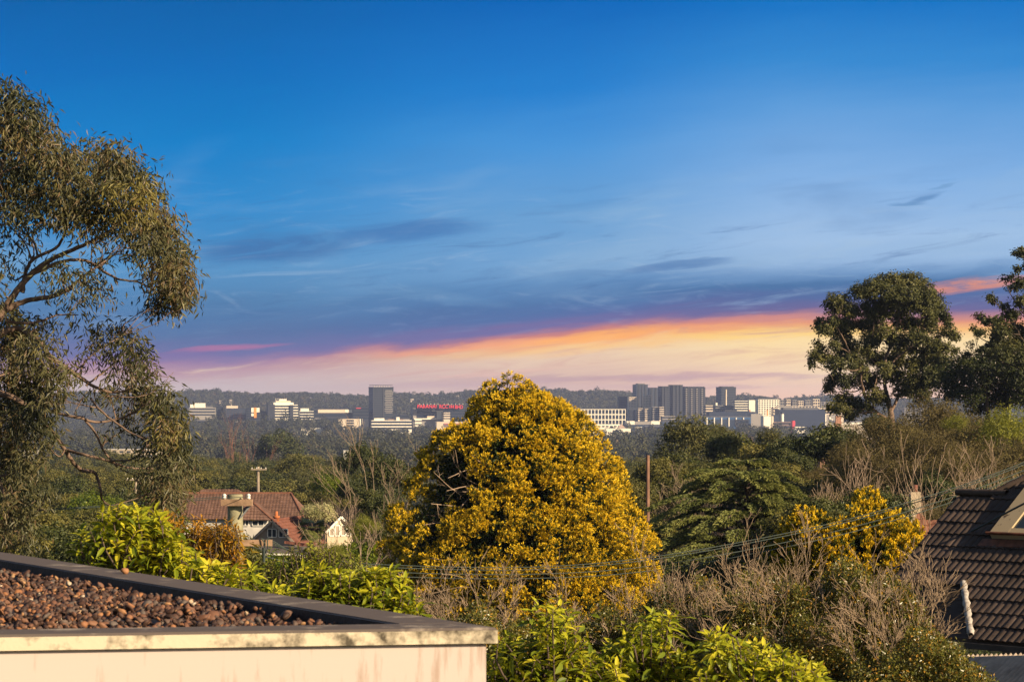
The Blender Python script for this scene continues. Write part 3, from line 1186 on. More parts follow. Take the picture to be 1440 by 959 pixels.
# projecting hip towards the viewer
xc, xw = px_(362, DH), px_(381, DH) - px_(362, DH)
yP = yE - 2.2
zP = pz(707, yE + 1)
q = QB()
tiled(q, [(xc - 1.35, yP, zE - .0), (xc + xw + .4, yP, zE - .0), (xc - .2, yP + 1.7, zP), (xc - .35, yP + 1.7, zP)])
tiled(q, [(xc + xw + .4, yP, zE - .0), (xc + xw + .4, yE + .6, zE + .3), (xc - .2, yR - 1.2, zP), (xc - .2, yP + 1.7, zP)])
tiled(q, [(xc - 1.35, yE + .6, zE + .3), (xc - 1.35, yP, zE), (xc - .35, yP + 1.7, zP), (xc - .35, yR - 1.2, zP)])
r1b = put('porch_roof', q.mesh('porch_roof', M_red), h1)
q = QB()
cap(q, (xc - .2, yP + 1.7, zP + .03), (xc + xw + .4, yP, zE + .05), .1)
put('ridge_cap', q.mesh('ridge_cap', M_redf, True), r1b)
q = QB()
q.box(((xL + xRe) / 2, yR, (gz + zE) / 2), (xRe - xL - 1.0, (yB - yE) - 1.0, zE - gz))
q.box((xc - .1, yP + 1.4, (gz + zE - .1) / 2), (2.4, 1.7, zE - gz - .1))
put('wall', q.mesh('wall', M_whitew), h1)
yw = yP + .52
for a, b in ((xc - 1.15, xc - .55), (xc - .2, xc + .85)):
    window(h1, (a, yw), (b, yw), pz(739, yw), pz(731.5, yw), (0, -1, 0))
window(h1, (px_(384, DH), yE + .46), (px_(396, DH), yE + .46), pz(738, DH), pz(731, DH), (0, -1, 0))

# a second ridge just behind
h1b = empty('red_roofed_house', (px_(305, 285), 288, ground_z(0, 288)), 'top of another red tiled roof showing above the long red roof', 'house')
q = QB()
za, zb = pz(688, 286), pz(697, 282)
xa, xb = px_(283, 285), px_(333, 285)
tiled(q, [(xa - 2, 281.5, zb - 1.2), (xb + 1.6, 281.5, zb - 1.2), (xb, 286, za), (xa, 286, za)])
tiled(q, [(xb + 1.6, 290.5, zb - 1.2), (xa - 2, 290.5, zb - 1.2), (xa, 286, za), (xb, 286, za)])
tiled(q, [(xb + 1.6, 281.5, zb - 1.2), (xb + 1.6, 290.5, zb - 1.2), (xb, 286.01, za), (xb, 285.99, za)])
tiled(q, [(xa - 2, 290.5, zb - 1.2), (xa - 2, 281.5, zb - 1.2), (xa, 285.99, za), (xa, 286.01, za)])
put('roof', q.mesh('roof', M_red), h1b)
q = QB()
q.box(((xa + xb) / 2, 286, (ground_z(0, 286) + zb - 1.2) / 2), (xb - xa + 2.6, 8, zb - 1.2 - ground_z(0, 286)))
put('wall', q.mesh('wall', M_whitew), h1b)

# front gabled house
DG = 236.0


def gable_house(name, label, D, apex, bl, br, depth, yaw, M_roof, M_wall, over=.35, drop=3.5):
    """gable end facing the viewer, ridge running back"""
    ax = px_(apex[0], D)
    z1 = pz(apex[1], D)
    hw = (px_(br[0], D) - px_(bl[0], D)) / 2
    z0 = pz((bl[1] + br[1]) / 2, D)
    gz_ = ground_z(0, D)
    c = np.array([ax, D, 0])
    f = np.array([math.sin(yaw), math.cos(yaw), 0])            # back along the ridge
    s = np.array([math.cos(yaw), -math.sin(yaw), 0])           # to the right
    o = empty(name, (ax, D, gz_), label, 'house')
    pt = lambda u, v, z: c + s * u + f * v + UP * z
    q = QB()
    e = over
    sl = (z1 - z0) / hw
    tiled(q, [pt(hw + e, -e, z0 - sl * e), pt(hw + e, depth, z0 - sl * e), pt(0, depth, z1), pt(0, -e, z1)])
    tiled(q, [pt(-hw - e, depth, z0 - sl * e), pt(-hw - e, -e, z0 - sl * e), pt(0, -e, z1), pt(0, depth, z1)])
    r = put('roof', q.mesh('roof', M_roof), o)
    q = QB()
    cap(q, pt(0, -e, z1 + .05), pt(0, depth, z1 + .05))
    put('ridge_cap', q.mesh('ridge_cap', M_roof, True), r)
    q = QB()
    for sg in (-1, 1):
        q.beam(pt(sg * (hw + e), -e - .03, z0 - sl * e - .03), pt(sg * .001, -e - .03, z1 - .03), .05, .2)
    put('barge_board', q.mesh('barge_board', M_white if M_wall is not M_grey else M_grey), r)
    q = QB()
    A = [pt(-hw, 0, gz_), pt(hw, 0, gz_), pt(hw, depth - .1, gz_), pt(-hw, depth - .1, gz_)]
    B = [pt(-hw, 0, z0 - .05), pt(hw, 0, z0 - .05), pt(hw, depth - .1, z0 - .05), pt(-hw, depth - .1, z0 - .05)]
    q.hexa(np.array(A), np.array(B))
    q.add([pt(-hw, 0, z0 - .05), pt(hw, 0, z0 - .05), pt(0.02, 0, z1 - .08), pt(-.02, 0, z1 - .08)], [[0, 1, 2, 3]])
    put('wall', q.mesh('wall', M_wall), o)
    return o, pt, z0, z1, hw, -f


o, pt, z0, z1, hw, nf_ = gable_house('gabled_house', 'small house with red gable roof and twin white windows below the long red roof', DG, (384, 732), (347, 764), (417, 764), 7.5, math.radians(13), M_red2, M_grey)
for u0 in (-.35, .62):
    a, b = pt(u0 - .1, 0, 0), pt(u0 + .66, 0, 0)
    window(o, a, b, pz(755, DG), pz(743.5, DG), nf_)
q = QB()
q.box(pt(0, -.05, pz(738, DG)), (.1, .06, .45), math.radians(-13))
put('gable_strut', q.mesh('gable_strut', M_white), o)
m = lathe([(.0, 0), (.24, 0), (.24, .7), (.3, .72), (.3, .85), (.14, .86), (.12, 1.25), (.0, 1.25)], 8, pt(.0, .9, z1 - .5), 'chimney', red_tile('orange_chimney_pot', (.4, .13, .05), (.5, .18, .07)))
put('chimney', m, o)
q = QB()
wl0, wl1 = P(338, 768, DG - 3.2), P(432, 770, DG - 3.2)
q.hexa(np.array([wl0 + (0, -1.2, -.62), wl1 + (0, -1.2, -.62), wl1 + (0, 2.4, -.12), wl0 + (0, 2.4, -.12)]), np.array([wl0 + (0, -1.2, -.5), wl1 + (0, -1.2, -.5), wl1 + (0, 2.4, 0), wl0 + (0, 2.4, 0)]))
put('veranda_roof', q.mesh('veranda_roof', plain('slate_grey_sheet', (0.13, 0.11, 0.10), 0.6)), o)
q = QB()
q.beam(wl0 + (0, -1.25, -.52), wl1 + (0, -1.25, -.52), .12, .14)
put('gutter', q.mesh('gutter', M_white), o)
q = QB()
q.beam(P(400, 762, DG - 2.2), P(432, 766, DG - 2.2), .3, .22)
put('red_ridge', q.mesh('red_ridge', M_red2), o)
for t in (.04, .5, .96):
    q = QB()
    a = wl0 + (wl1 - wl0) * t + np.array([0, -1.0, -.55])
    q.beam((a[0], a[1], ground_z(0, DG)), a, .12, .12)
    put('veranda_post', q.mesh('veranda_post', M_white), o)

o, pt, z0, z1, hw, nf_ = gable_house('gabled_house', 'cream gabled house with panelled gable and red roof beside the golden tree', 245.0, (478, 726), (459, 744), (499, 744), 6.5, math.radians(-30), M_red, M_creamw, .25)
for i in range(4):
    u = -hw * .85 + i * hw * .45
    window(o, pt(u, 0, 0), pt(u + hw * .35, 0, 0), pz(753, 245), pz(741.5 - 3 * (i in (1, 2)), 245), nf_, M_white, 0, .1, M_grey)
q = QB()
q.box(pt(0, -.05, pz(733, 245)), (.12, .06, .5), math.radians(30))
put('gable_strut', q.mesh('gable_strut', M_white), o)

# houses half hidden by trees on the right
h = empty('brick_house', (px_(1200, 300), 303, ground_z(0, 300)), 'pale roofed house with a pink brick chimney rising behind the trees', 'house')
zt = pz(597, 300)
q = QB()
xa, xb = px_(1150, 300), px_(1224, 300)
tiled(q, [(xa, 299, zt - 2.2), (xb + 1, 299, zt - 2.2), (xb - 1, 303, zt), (xa + 2, 303, zt)])
tiled(q, [(xb + 1, 307, zt - 2.2), (xa, 307, zt - 2.2), (xa + 2, 303, zt), (xb - 1, 303, zt)])
tiled(q, [(xb + 1, 299, zt - 2.2), (xb + 1, 307, zt - 2.2), (xb - 1, 303.01, zt), (xb - 1, 302.99, zt)])
r = put('roof', q.mesh('roof', plain('pale_grey_tile', (0.42, 0.36, 0.30), 0.8)), h)
q = QB()
q.box((px_(1181, 299), 300.5, pz(600, 300)), (.55, .55, 2.3))
q.box((px_(1181, 299), 300.5, pz(594.5, 300)), (.68, .68, .22))
put('chimney', q.mesh('chimney', M_brick), r)
q = QB()
q.box(((xa + xb) / 2, 303, (ground_z(0, 300) + zt - 2.2) / 2), (xb - xa - .4, 7, zt - 2.2 - ground_z(0, 300)))
put('wall', q.mesh('wall', M_brick), h)

h = empty('red_roofed_house', (px_(1285, 120), 122, ground_z(0, 120)), 'old house with mottled red roof and small cream chimney behind the dark tiled roof', 'house')
zt = pz(724, 122)
q = QB()
xa, xb = px_(1262, 120), px_(1345, 120)
xg = px_(1283, 120)
tiled(q, [(xa - 1, 117, zt - 1.8), (xb, 117, zt - 1.8), (xb, 120, zt - .15), (xa + 1.2, 120, zt - .15)])
tiled(q, [(xb, 123, zt - 1.8), (xa - 1, 123, zt - 1.8), (xa + 1.2, 120, zt - .15), (xb, 120, zt - .15)])
tiled(q, [(xa - 1, 123, zt - 1.8), (xa - 1, 117, zt - 1.8), (xa + 1.2, 119.99, zt - .15), (xa + 1.2, 120.01, zt - .15)])
tiled(q, [(xg - 1.2, 116.2, zt - 1.6), (xg + 1.2, 116.2, zt - 1.6), (xg + .05, 118, zt + .25), (xg - .05, 118, zt + .25)])
r = put('roof', q.mesh('roof', M_redf), h)
q = QB()
q.box((px_(1287, 121), 121, pz(718, 121)), (.42, .42, 1.6))
put('chimney', q.mesh('chimney', M_creamw), r)
m = lathe([(0, 0), (.12, 0), (.1, .3), (0, .3)], 8, (px_(1287, 121), 121, pz(718, 121) + .8), 'chimney_pot', M_red2)
put('chimney_pot', m, r)
q = QB()
q.box(((xa + xb) / 2 - .3, 120, (ground_z(0, 120) + zt - 1.8) / 2), (xb - xa, 5, zt - 1.8 - ground_z(0, 120)))
put('wall', q.mesh('wall', M_creamw), h)

h = empty('red_roofed_house', (px_(1130, 180), 182, ground_z(0, 180)), 'house whose thin terracotta ridge shows behind the yellow tipped conifer', 'house')
zt = pz(724, 180)
q = QB()
xa, xb = px_(1106, 180), px_(1165, 180)
tiled(q, [(xa - .6, 176, zt - 2), (xb, 176, zt - 2), (xb, 180, zt), (xa, 180, zt)])
tiled(q, [(xb, 184, zt - 2), (xa - .6, 184, zt - 2), (xa, 180, zt), (xb, 180, zt)])
r = put('roof', q.mesh('roof', M_redf), h)
q = QB()
cap(q, (xa, 180, zt + .05), (xb, 180, zt + .05), .13)
q.box((xa + .1, 180, zt + .25), (.14, .14, .5))
put('ridge_cap', q.mesh('ridge_cap', M_redf), r)
q = QB()
q.box(((xa + xb) / 2, 180, (ground_z(0, 180) + zt - 2) / 2), (xb - xa - .3, 7, zt - 2 - ground_z(0, 180)))
put('wall', q.mesh('wall', M_brick), h)

# pale buildings in the valley
def block(name, label, cat, D, x0, x1, y0, depth, mat, cols, rows, roofmat=None, y1=None, group=None):
    xa, xb = px_(x0, D), px_(x1, D)
    zt = pz(y0, D)
    gz_ = min(ground_z(0, D), pz(y1, D) if y1 else 1e9)
    o = empty(name, ((xa + xb) / 2, D + depth / 2, gz_), label, cat, group)
    q = QB()
    q.box(((xa + xb) / 2, D + depth / 2, (gz_ + zt) / 2), (xb - xa, depth, zt - gz_))
    put('wall', q.mesh('wall', mat), o)
    q = QB()
    q.box(((xa + xb) / 2, D + depth / 2, zt + .2), (xb - xa + .6, depth + .6, .4))
    put('roof', q.mesh('roof', roofmat or M_white), o)
    for i in range(cols):
        for j in range(rows):
            w = (xb - xa) / cols
            q = QB()
            q.box((xa + w * (i + .5), D - .03, zt - 1.7 - 3.0 * j), (w * .55, .12, 1.4))
            put('window', q.mesh('window', M_glass), o)
    return o


block('apartment_block', 'long pale cream building in the valley seen through the gum branches', 'building', 2150, 146, 236, 632, 14, M_creamw, 9, 2, M_whitew)
block('cottage', 'tiny white house left of the slim pale power pole', 'house', 1950, 293, 301, 648.5, 8, M_white, 1, 1)
block('cottage', 'small white house in the wooded valley, furthest right of the three', 'house', 2060, 483, 499, 634, 10, M_white, 2, 1)
block('cottage', 'low white roofed house in the valley beside the small white house', 'house', 2020, 458, 476, 647, 10, M_white, 2, 1, M_whitew)
block('cottage', 'low pale house in the valley, left of the two white ones', 'house', 1980, 424, 438, 650, 10, M_whitew, 2, 1)
block('cottage', 'tiny pale house behind the leaves at far left of the valley', 'house', 2100, 22, 52, 634, 10, M_whitew, 3, 1)
# ------------------------------------------------------------------ the office district across the valley
def cmat(name, col, rough=0.6, spec=0.3):
    return plain(name, col, rough, spec, 0.12, 0.05)


C_white = cmat('city_white', (0.86, 0.78, 0.63))
C_cream = cmat('city_cream', (0.66, 0.54, 0.41))
C_grey = cmat('city_grey', (0.13, 0.125, 0.125))
C_dgrey = cmat('city_dark_grey', (0.032, 0.036, 0.045))
C_tower = cmat('city_tower_grey', (0.06, 0.062, 0.07))
C_navy = cmat('city_navy', (0.022, 0.033, 0.06))
C_blue = cmat('city_blue', (0.04, 0.10, 0.22))
C_brown = cmat('city_brown', (0.20, 0.14, 0.12))
C_red = cmat('city_red', (0.55, 0.05, 0.07))
C_orange = cmat('city_orange', (0.75, 0.30, 0.06))
C_conc = cmat('city_concrete', (0.30, 0.27, 0.24))
C_glass = new_mat('city_glass')[0]
_b = C_glass.node_tree.nodes['Principled BSDF']
_b.inputs['Base Color'].default_value = (0.015, 0.022, 0.035, 1)
_b.inputs['Roughness'].default_value = 0.25
_b.inputs['Specular IOR Level'].default_value = 0.4
C_glass2 = new_mat('city_blue_glass')[0]
_b = C_glass2.node_tree.nodes['Principled BSDF']
_b.inputs['Base Color'].default_value = (0.03, 0.045, 0.075, 1)
_b.inputs['Roughness'].default_value = 0.3

_cube = {}


def unit(mat):
    if mat.name not in _cube:
        q = QB()
        q.box((0, 0, 0), (1, 1, 1))
        _cube[mat.name] = q.mesh('block_' + mat.name, mat)
    return _cube[mat.name]


def part(parent, name, mat, c, s):
    """box part in the parent's own frame"""
    o = bpy.data.objects.new(name, unit(mat))
    COL.objects.link(o)
    o.parent = parent
    o.location = tuple(float(v) for v in c)
    o.scale = tuple(float(v) for v in s)
    return o


CITY_GROUP = 'city buildings across the valley'


def city(label, x0, x1, y0, y1=None, D=4200, depth=None, mat=None, glass=None, bands=0, cols=0, yaw=8, fill=.6, inset=.04, cat='office building', name='office_building', gap=None, parapet=None, sides=True):
    """building whose front spans photo columns x0-x1 with roof line at row y0; rows of glazing = bands, columns of windows = cols"""
    mat = mat or C_white
    glass = glass or C_glass
    xa, xb = px_(x0, D), px_(x1, D)
    zt = pz(y0, D)
    gz_ = min(float(ground_z(0, D)), zt - 6) - 1
    if D > 4690: gz_ = float(hill_z(np.array((xa + xb) / 2), np.array(float(D)))) - 2
    W = xb - xa
    depth = depth or max(18, min(40, W * .7))
    ya = math.radians(yaw)
    # keep the visible width: front plus the flank that the turn brings into view
    Wf = max(W * .5, (W - depth * abs(math.sin(ya))) / math.cos(ya))
    o = empty(name, ((xa + xb) / 2, D + depth / 2, gz_), label, cat, None, ya)
    h = zt - gz_
    part(o, 'wall', mat, (0, 0, h / 2), (Wf, depth, h))
    if parapet:
        part(o, 'parapet', parapet, (0, 0, h + .5), (Wf + .8, depth + .8, 1.0))
    vis = h if y1 is None else min(h, (y1 - y0) / F * D)
    if bands:
        fh = vis / bands
        for j in range(bands):
            z = h - fh * (j + .55)
            if cols:
                w = Wf / cols
                for i in range(cols):
                    part(o, 'window', glass, (-Wf / 2 + w * (i + .5), -depth / 2 - .1, z), (w * (gap or .62), .5, fh * fill))
                if sides:
                    for i in range(max(1, int(depth / w))):
                        ww = depth / max(1, int(depth / w))
                        part(o, 'window', glass, (Wf / 2 + .1, -depth / 2 + ww * (i + .5), z), (.5, ww * (gap or .62), fh * fill))
            else:
                part(o, 'window', glass, (0, 0, z), (Wf * (1 - inset) if inset > .02 else Wf + .3, depth + .4, fh * fill))
    o['_dims'] = [Wf, depth, h]
    return o


def extra(o, name, mat, fx0, fx1, z0, h, dy0=0.0, dy1=1.0):
    """box on the building's roof or front; fractions of its width and depth"""
    W, d, H = o['_dims']
    return part(o, name, mat, (W * ((fx0 + fx1) / 2 - .5), d * ((dy0 + dy1) / 2 - .5), H + z0 + h / 2), (W * (fx1 - fx0), d * (dy1 - dy0), h))


u = 4200 / F
# west part
o = city('low grey office left edge of the district, with white plant room on its roof', 262, 303, 573, 585, mat=C_conc, bands=3, fill=.45)
extra(o, 'plant_room', C_white, .05, .22, 0, 4.5, .1, .9); extra(o, 'plant_room', C_white, .22, .62, 0, 6.5, .1, .9); extra(o, 'plant_room', C_grey, .64, .9, 0, 2.0, .2, .8)
city('narrow dark office between two grey low offices', 303, 314, 571, 585, mat=C_dgrey, bands=4, D=4230)
o = city('dark grey low office topped by a pale flat box', 313, 346, 574, 587, mat=C_dgrey, bands=4, glass=C_glass2, D=4210)
extra(o, 'plant_room', C_cream, .08, .62, 0, 3.6, .1, .9)
o = city('dark office with white and orange sign panels on its corner', 344, 365, 573, 590, mat=C_dgrey, bands=5, D=4180)
W_, d_, h_ = o['_dims']
part(o, 'sign_panel', C_white, (W_ * .18, -d_ / 2 - .5, h_ - 3.6), (W_ * .62, .6, 6.6)); part(o, 'sign_panel', C_white, (W_ * .0, -d_ / 2 - .5, h_ - 10.6), (W_ * .26, .6, 4.0))
part(o, 'sign_panel', C_orange, (W_ * .17, -d_ / 2 - .9, h_ - 7.5), (W_ * .19, .6, 15))
o = city('dark banded office with stepped white plant rooms and masts on its roof', 373, 419, 569, 588, mat=C_white, glass=C_glass, bands=5, fill=.6, D=4190, inset=0)
W_, d_, h_ = o['_dims']
part(o, 'stair_tower', C_dgrey, (-W_ * .40, -2, h_ / 2 + .2), (W_ * .24, d_, h_)); part(o, 'stair_tower', C_dgrey, (W_ * .28, -2, h_ / 2 - .2), (W_ * .11, d_, h_))
extra(o, 'plant_room', C_white, .18, .85, 0, 3.2, .1, .9); extra(o, 'plant_room', C_cream, .26, .76, 3.2, 2.6, .2, .9); extra(o, 'plant_room', C_white, .38, .62, 5.8, 2.4, .3, .9)
for k in range(6):
    extra(o, 'mast', C_white, .27 + .07 * k, .283 + .07 * k, 5.8, 3.4, .5, .54)
o = city('low dark office with white box and white floor bands right of the stepped roof', 419, 441, 578, 593, mat=C_white, bands=4, fill=.7, inset=0, D=4150)
extra(o, 'plant_room', C_white, .07, .66, -.2, 4.2, .02, .9)
o = city('long office under a broad beige fascia', 436, 496, 576, 592, mat=C_dgrey, bands=3, D=4220)
W_, d_, h_ = o['_dims']
part(o, 'fascia', C_cream, (W_ * .04, -d_ / 2 - .7, h_ - 2.2), (W_ * .86, 1.2, 5.0)); part(o, 'fascia', C_white, (W_ * .38, -d_ / 2 - 1.4, h_ - 2.0), (W_ * .2, .8, 4.2))
o = city('dark office tower base with a small red sign behind the beige fascia', 488, 520, 572.5, 590, mat=C_dgrey, bands=4, D=4300)
W_, d_, h_ = o['_dims']
part(o, 'sign_panel', C_red, (-W_ * .05, -d_ / 2 - .6, h_ - 1.5), (7.5, .6, 1.4))
city('low flat pale shed roof among the trees, left of the beige block', 420, 468, 603, 607, mat=C_white, D=3950, yaw=4, parapet=C_white, name='shed', cat='shed')
city('small slanted beige building beside the pale shed', 455, 469, 596.5, 604, mat=C_cream, D=4000, bands=2, fill=.3)
o = city('beige block with dark window bay and white pillar, left of the tall tower foot', 474, 510, 589, 602, mat=C_cream, bands=0, D=4080, yaw=5)
W_, d_, h_ = o['_dims']
for j in range(3):
    part(o, 'window', C_glass, (-W_ * .02, -d_ / 2 - .1, h_ - 2.4 - 3.6 * j), (W_ * .3, .5, 2.3))
part(o, 'pillar', C_white, (W_ * .40, -d_ / 2 - .3, h_ - 6.5), (W_ * .05, .8, 13)); part(o, 'pillar', C_dgrey, (W_ * .46, -d_ / 2 - .3, h_ - 6.5), (W_ * .05, .8, 13))
# tall tower
o = city('tall dark glass tower standing alone left of the red rooftop lettering', 517.5, 553, 545, 588, mat=C_dgrey, bands=17, fill=.72, inset=0, D=4200, depth=26, yaw=18, parapet=C_dgrey, name='office_tower', cat='tower')
W_, d_, h_ = o['_dims']
[part(o, 'balcony', C_conc, (W_ * .27, -d_ / 2 - .3, h_ - 4.5 - 2.7 * j), (W_ * (.42 if j % 3 else .34), .7, .9)) for j in range(13)]; part(o, 'fin', C_dgrey, (0, -d_ / 2 - .5, h_ - 22), (1.4, .8, 44)); part(o, 'fin', C_dgrey, (-W_ / 2, -d_ / 2 - .3, h_ - 22), (.8, 1, 44)); part(o, 'fin', C_dgrey, (W_ / 2 + .2, -d_ / 4, h_ - 22), (.8, 1.2, 44))
for k in range(7):
    extra(o, 'canopy_post', C_white, .08 + .12 * k, .1 + .12 * k, 1.0, 2.2, .1, .14)
extra(o, 'roof_canopy', C_dgrey, 0.02, .98, 3.2, .7, .02, .98)
o = city('long low white office with two glazed bands at the foot of the tall tower', 520, 579, 591, 604, mat=C_white, bands=3, fill=.6, inset=0.02, D=4060, depth=30, yaw=5)
extra(o, 'plant_room', C_white, .07, .32, 0, 3.0, .1, .7); extra(o, 'plant_room', C_brown, .42, .8, 0, 2.0, .2, .7); extra(o, 'plant_room', C_white, .62, .7, 0, 4.6, .1, .7)
# lettered building
o = city('dark fronted building with pale end walls under the red rooftop lettering', 577, 622, 574, 590, mat=C_conc, bands=0, D=4190, yaw=7)
W_, d_, h_ = o['_dims']
part(o, 'window', C_glass, (-W_ * .04, -d_ / 2 - .2, h_ - 4.2), (W_ * .66, .6, 7.2)); part(o, 'window', C_glass, (-W_ * .04, -d_ / 2 - .2, h_ - 11.8), (W_ * .66, .6, 5.6))
part(o, 'portal', C_white, (W_ * .39, -d_ / 2 - 1.2, h_ - 8), (W_ * .16, 2.2, 17)); part(o, 'portal', C_white, (W_ * .30, -d_ / 2 - 1.3, h_ - 2.4), (W_ * .34, 2.4, 4.4))
part(o, 'awning', C_white, (-W_ * .05, -d_ / 2 - 2.2, h_ - 15.6), (W_ * .85, 4, 1.8)); part(o, 'awning', C_cream, (W_ * .1, -d_ / 2 - 2, h_ - 13.2), (W_ * .25, 3, 3.6))
city('white building with three dark bands touching the golden tree', 621, 633, 580, 590, mat=C_cream, bands=3, fill=.45, inset=0, D=4170, yaw=10)
city('dark office slab half hidden by the top left of the golden tree', 624, 662, 575.5, 592, mat=C_dgrey, bands=4, D=4260, yaw=6)
o = city('small cream building with dark red striped window band beside the golden tree', 611, 662, 593, 606, mat=C_cream, D=4040, yaw=5)
W_, d_, h_ = o['_dims']
part(o, 'window', C_brown, (W_ * .06, -d_ / 2 - .3, h_ - 5.2), (W_ * .7, .6, 4.2)); part(o, 'fascia', C_red, (W_ * .06, -d_ / 2 - .6, h_ - 2.8), (W_ * .7, .5, .8))
city('white fin fronted low block below the red rooftop lettering', 581, 593, 590, 603, mat=C_white, bands=3, fill=.35, D=4150, inset=0)

# red rooftop lettering on its own frame
sg = empty('rooftop_sign', (px_(620, 4175), 4175, pz(576, 4175)), 'row of red rooftop letters on a dark frame with lamp arms', 'sign')
M_letter = new_mat('red_letter')[0]
_b = M_letter.node_tree.nodes['Principled BSDF']
_b.inputs['Base Color'].default_value = (0.85, 0.05, 0.07, 1)
_b.inputs['Roughness'].default_value = 0.4
part(sg, 'sign_frame', C_dgrey, (0, 4, 2.6), (px_(656, 4175) - px_(585, 4175), 3.0, 7.8))
for k in range(12):
    part(sg, 'lamp_arm', C_white, (-31 + k * 5.4 + (4 if k > 5 else 0), -1.5, 8.2), (.5, 2.6, 1.8))


def word(txt, x0, x1, ya_, yb_, D):
    cu = bpy.data.curves.new('lettering', 'FONT')
    cu.body = txt
    cu.extrude = .5
    cu.offset = 0.02
    cu.size = 1
    ob = bpy.data.objects.new('tmp', cu)
    COL.objects.link(ob)
    dg = bpy.context.evaluated_depsgraph_get()
    me = bpy.data.meshes.new_from_object(ob.evaluated_get(dg))
    bpy.data.objects.remove(ob)
    me.name = 'lettering'
    v = np.empty(len(me.vertices) * 3, dtype=np.float32)
    me.vertices.foreach_get('co', v)
    v = v.reshape(-1, 3)
    a, b = v.min(0), v.max(0)
    w, h = px_(x1, D) - px_(x0, D), pz(ya_, D) - pz(yb_, D)
    X_ = px_(x0, D) + (v[:, 0] - a[0]) / (b[0] - a[0]) * w
    Z_ = pz(yb_, D) + (v[:, 1] - a[1]) / (b[1] - a[1]) * h
    out = np.stack([X_, D - v[:, 2], Z_], -1).astype(np.float32)
    me.vertices.foreach_set('co', out.ravel())
    me.update()
    me.materials.clear()
    me.materials.append(M_letter)
    put('lettering', me, sg)


word('PARANA!', 587, 614, 568.8, 573.8, 4173)
word('RCC', 618, 630, 568.8, 574.2, 4173)
word('III', 632, 638, 569.5, 573.8, 4173)
word('BHD', 640, 651, 569.6, 574.6, 4173)

# centre right
o = city('white gridded three storey office with dark flat roof right of the golden tree', 806, 880, 575, 597, mat=C_white, glass=C_glass, bands=3, cols=15, gap=.66, fill=.78, D=4120, depth=34, yaw=3, parapet=C_dgrey)
city('low white building with curved pale roof below the gridded office', 832, 874, 596.5, 602, mat=C_white, bands=1, cols=7, fill=.3, D=3990, yaw=4)
o = city('long white wall in front of the gridded office', 838, 887, 602.5, 609, mat=C_white, bands=0, D=3900, yaw=3, name='warehouse', cat='warehouse')
q = QB()
xa, xb, zt, DD = px_(868, 3940), px_(880, 3940), pz(596.5, 3940), 3940
zb = pz(602, DD)
gh = empty('gabled_hall', (px_(874, DD), DD, zb - 8), 'small pink gabled hall between white low buildings', 'hall')
q.add([(xa, DD, zb), (xb, DD, zb), ((xa + xb) / 2 + .3, DD, zt), ((xa + xb) / 2 - .3, DD, zt), (xa, DD + 14, zb), (xb, DD + 14, zb), ((xa + xb) / 2 + .3, DD + 14, zt), ((xa + xb) / 2 - .3, DD + 14, zt)],
      [[0, 1, 2, 3], [5, 4, 7, 6], [1, 5, 6, 2], [4, 0, 3, 7], [3, 2, 6, 7]])
put('roof', q.mesh('roof', cmat('pink_render', (.5, .36, .3))), gh)
q = QB()
q.box(((xa + xb) / 2, DD + 7, zb - 4.05), (xb - xa - .4, 13.6, 8))
put('wall', q.mesh('wall', C_cream), gh)
o = city('dark glass office with white roof boxes right of the gridded office', 876, 930, 597, 608, mat=C_navy, glass=C_glass2, bands=3, D=4020, yaw=4)
extra(o, 'plant_room', C_white, .06, .28, 0, 5.0, .1, .6); extra(o, 'plant_room', C_conc, .29, .72, 0, 4.4, .1, .6); extra(o, 'plant_room', C_white, .73, .97, 0, 5.0, .1, .6)
city('small white cube with two rows of windows in front of the dark glass office', 892.5, 905.5, 600.3, 609, mat=C_white, bands=2, cols=4, gap=.6, fill=.5, D=3960, depth=12, yaw=3)
city('blue black glass office left of the dark tree crown', 928, 962, 593, 607, mat=C_navy, glass=C_glass2, bands=4, D=4060, yaw=4)
city('dark low office with pale roof edge left of the dark tree crown', 906, 940, 600, 608, mat=C_dgrey, bands=3, D=3950, yaw=4, parapet=C_grey)
city('dark apartment block left of the twin apartment towers', 869, 882, 557.5, 577, mat=C_dgrey, bands=6, D=4480, yaw=5, cat='apartment building', name='apartment_building')
city('cream gridded apartment block, left one of a matching pair', 883, 895, 558, 574, mat=C_cream, glass=C_glass, bands=7, cols=5, gap=.5, fill=.5, D=4400, depth=20, yaw=4, cat='apartment building', name='apartment_building')
city('cream gridded apartment block, right one of a matching pair', 904.5, 916, 555.5, 571.5, mat=C_cream, glass=C_glass, bands=7, cols=5, gap=.5, fill=.5, D=4390, depth=20, yaw=4, cat='apartment building', name='apartment_building')
o = city('grey apartment tower with step in its roof rising behind the cream pair', 890.5, 911, 540.5, 590, mat=C_tower, glass=C_glass2, bands=16, fill=.68, inset=0, D=4450, depth=24, yaw=12, cat='apartment building', name='apartment_tower')
extra(o, 'plant_room', C_grey, .2, .8, 0, 1.5, .2, .8); extra(o, 'crane_boom', C_dgrey, .9, 1.3, -.6, .5, .3, .34)
for k in (-.3, .0, .3):
    part(o, 'fin', C_dgrey, (k * o['_dims'][0], -o['_dims'][1] / 2 - .5, o['_dims'][2] - 26), (2.2, 1, 52))
o = city('grey apartment tower lower than and right of the stepped one', 909, 926, 545, 590, mat=C_tower, glass=C_glass2, bands=15, fill=.68, inset=0, D=4470, depth=24, yaw=12, cat='apartment building', name='apartment_tower')
for k in (-.25, .2):
    part(o, 'fin', C_dgrey, (k * o['_dims'][0], -o['_dims'][1] / 2 - .5, o['_dims'][2] - 24), (2.4, 1, 48))
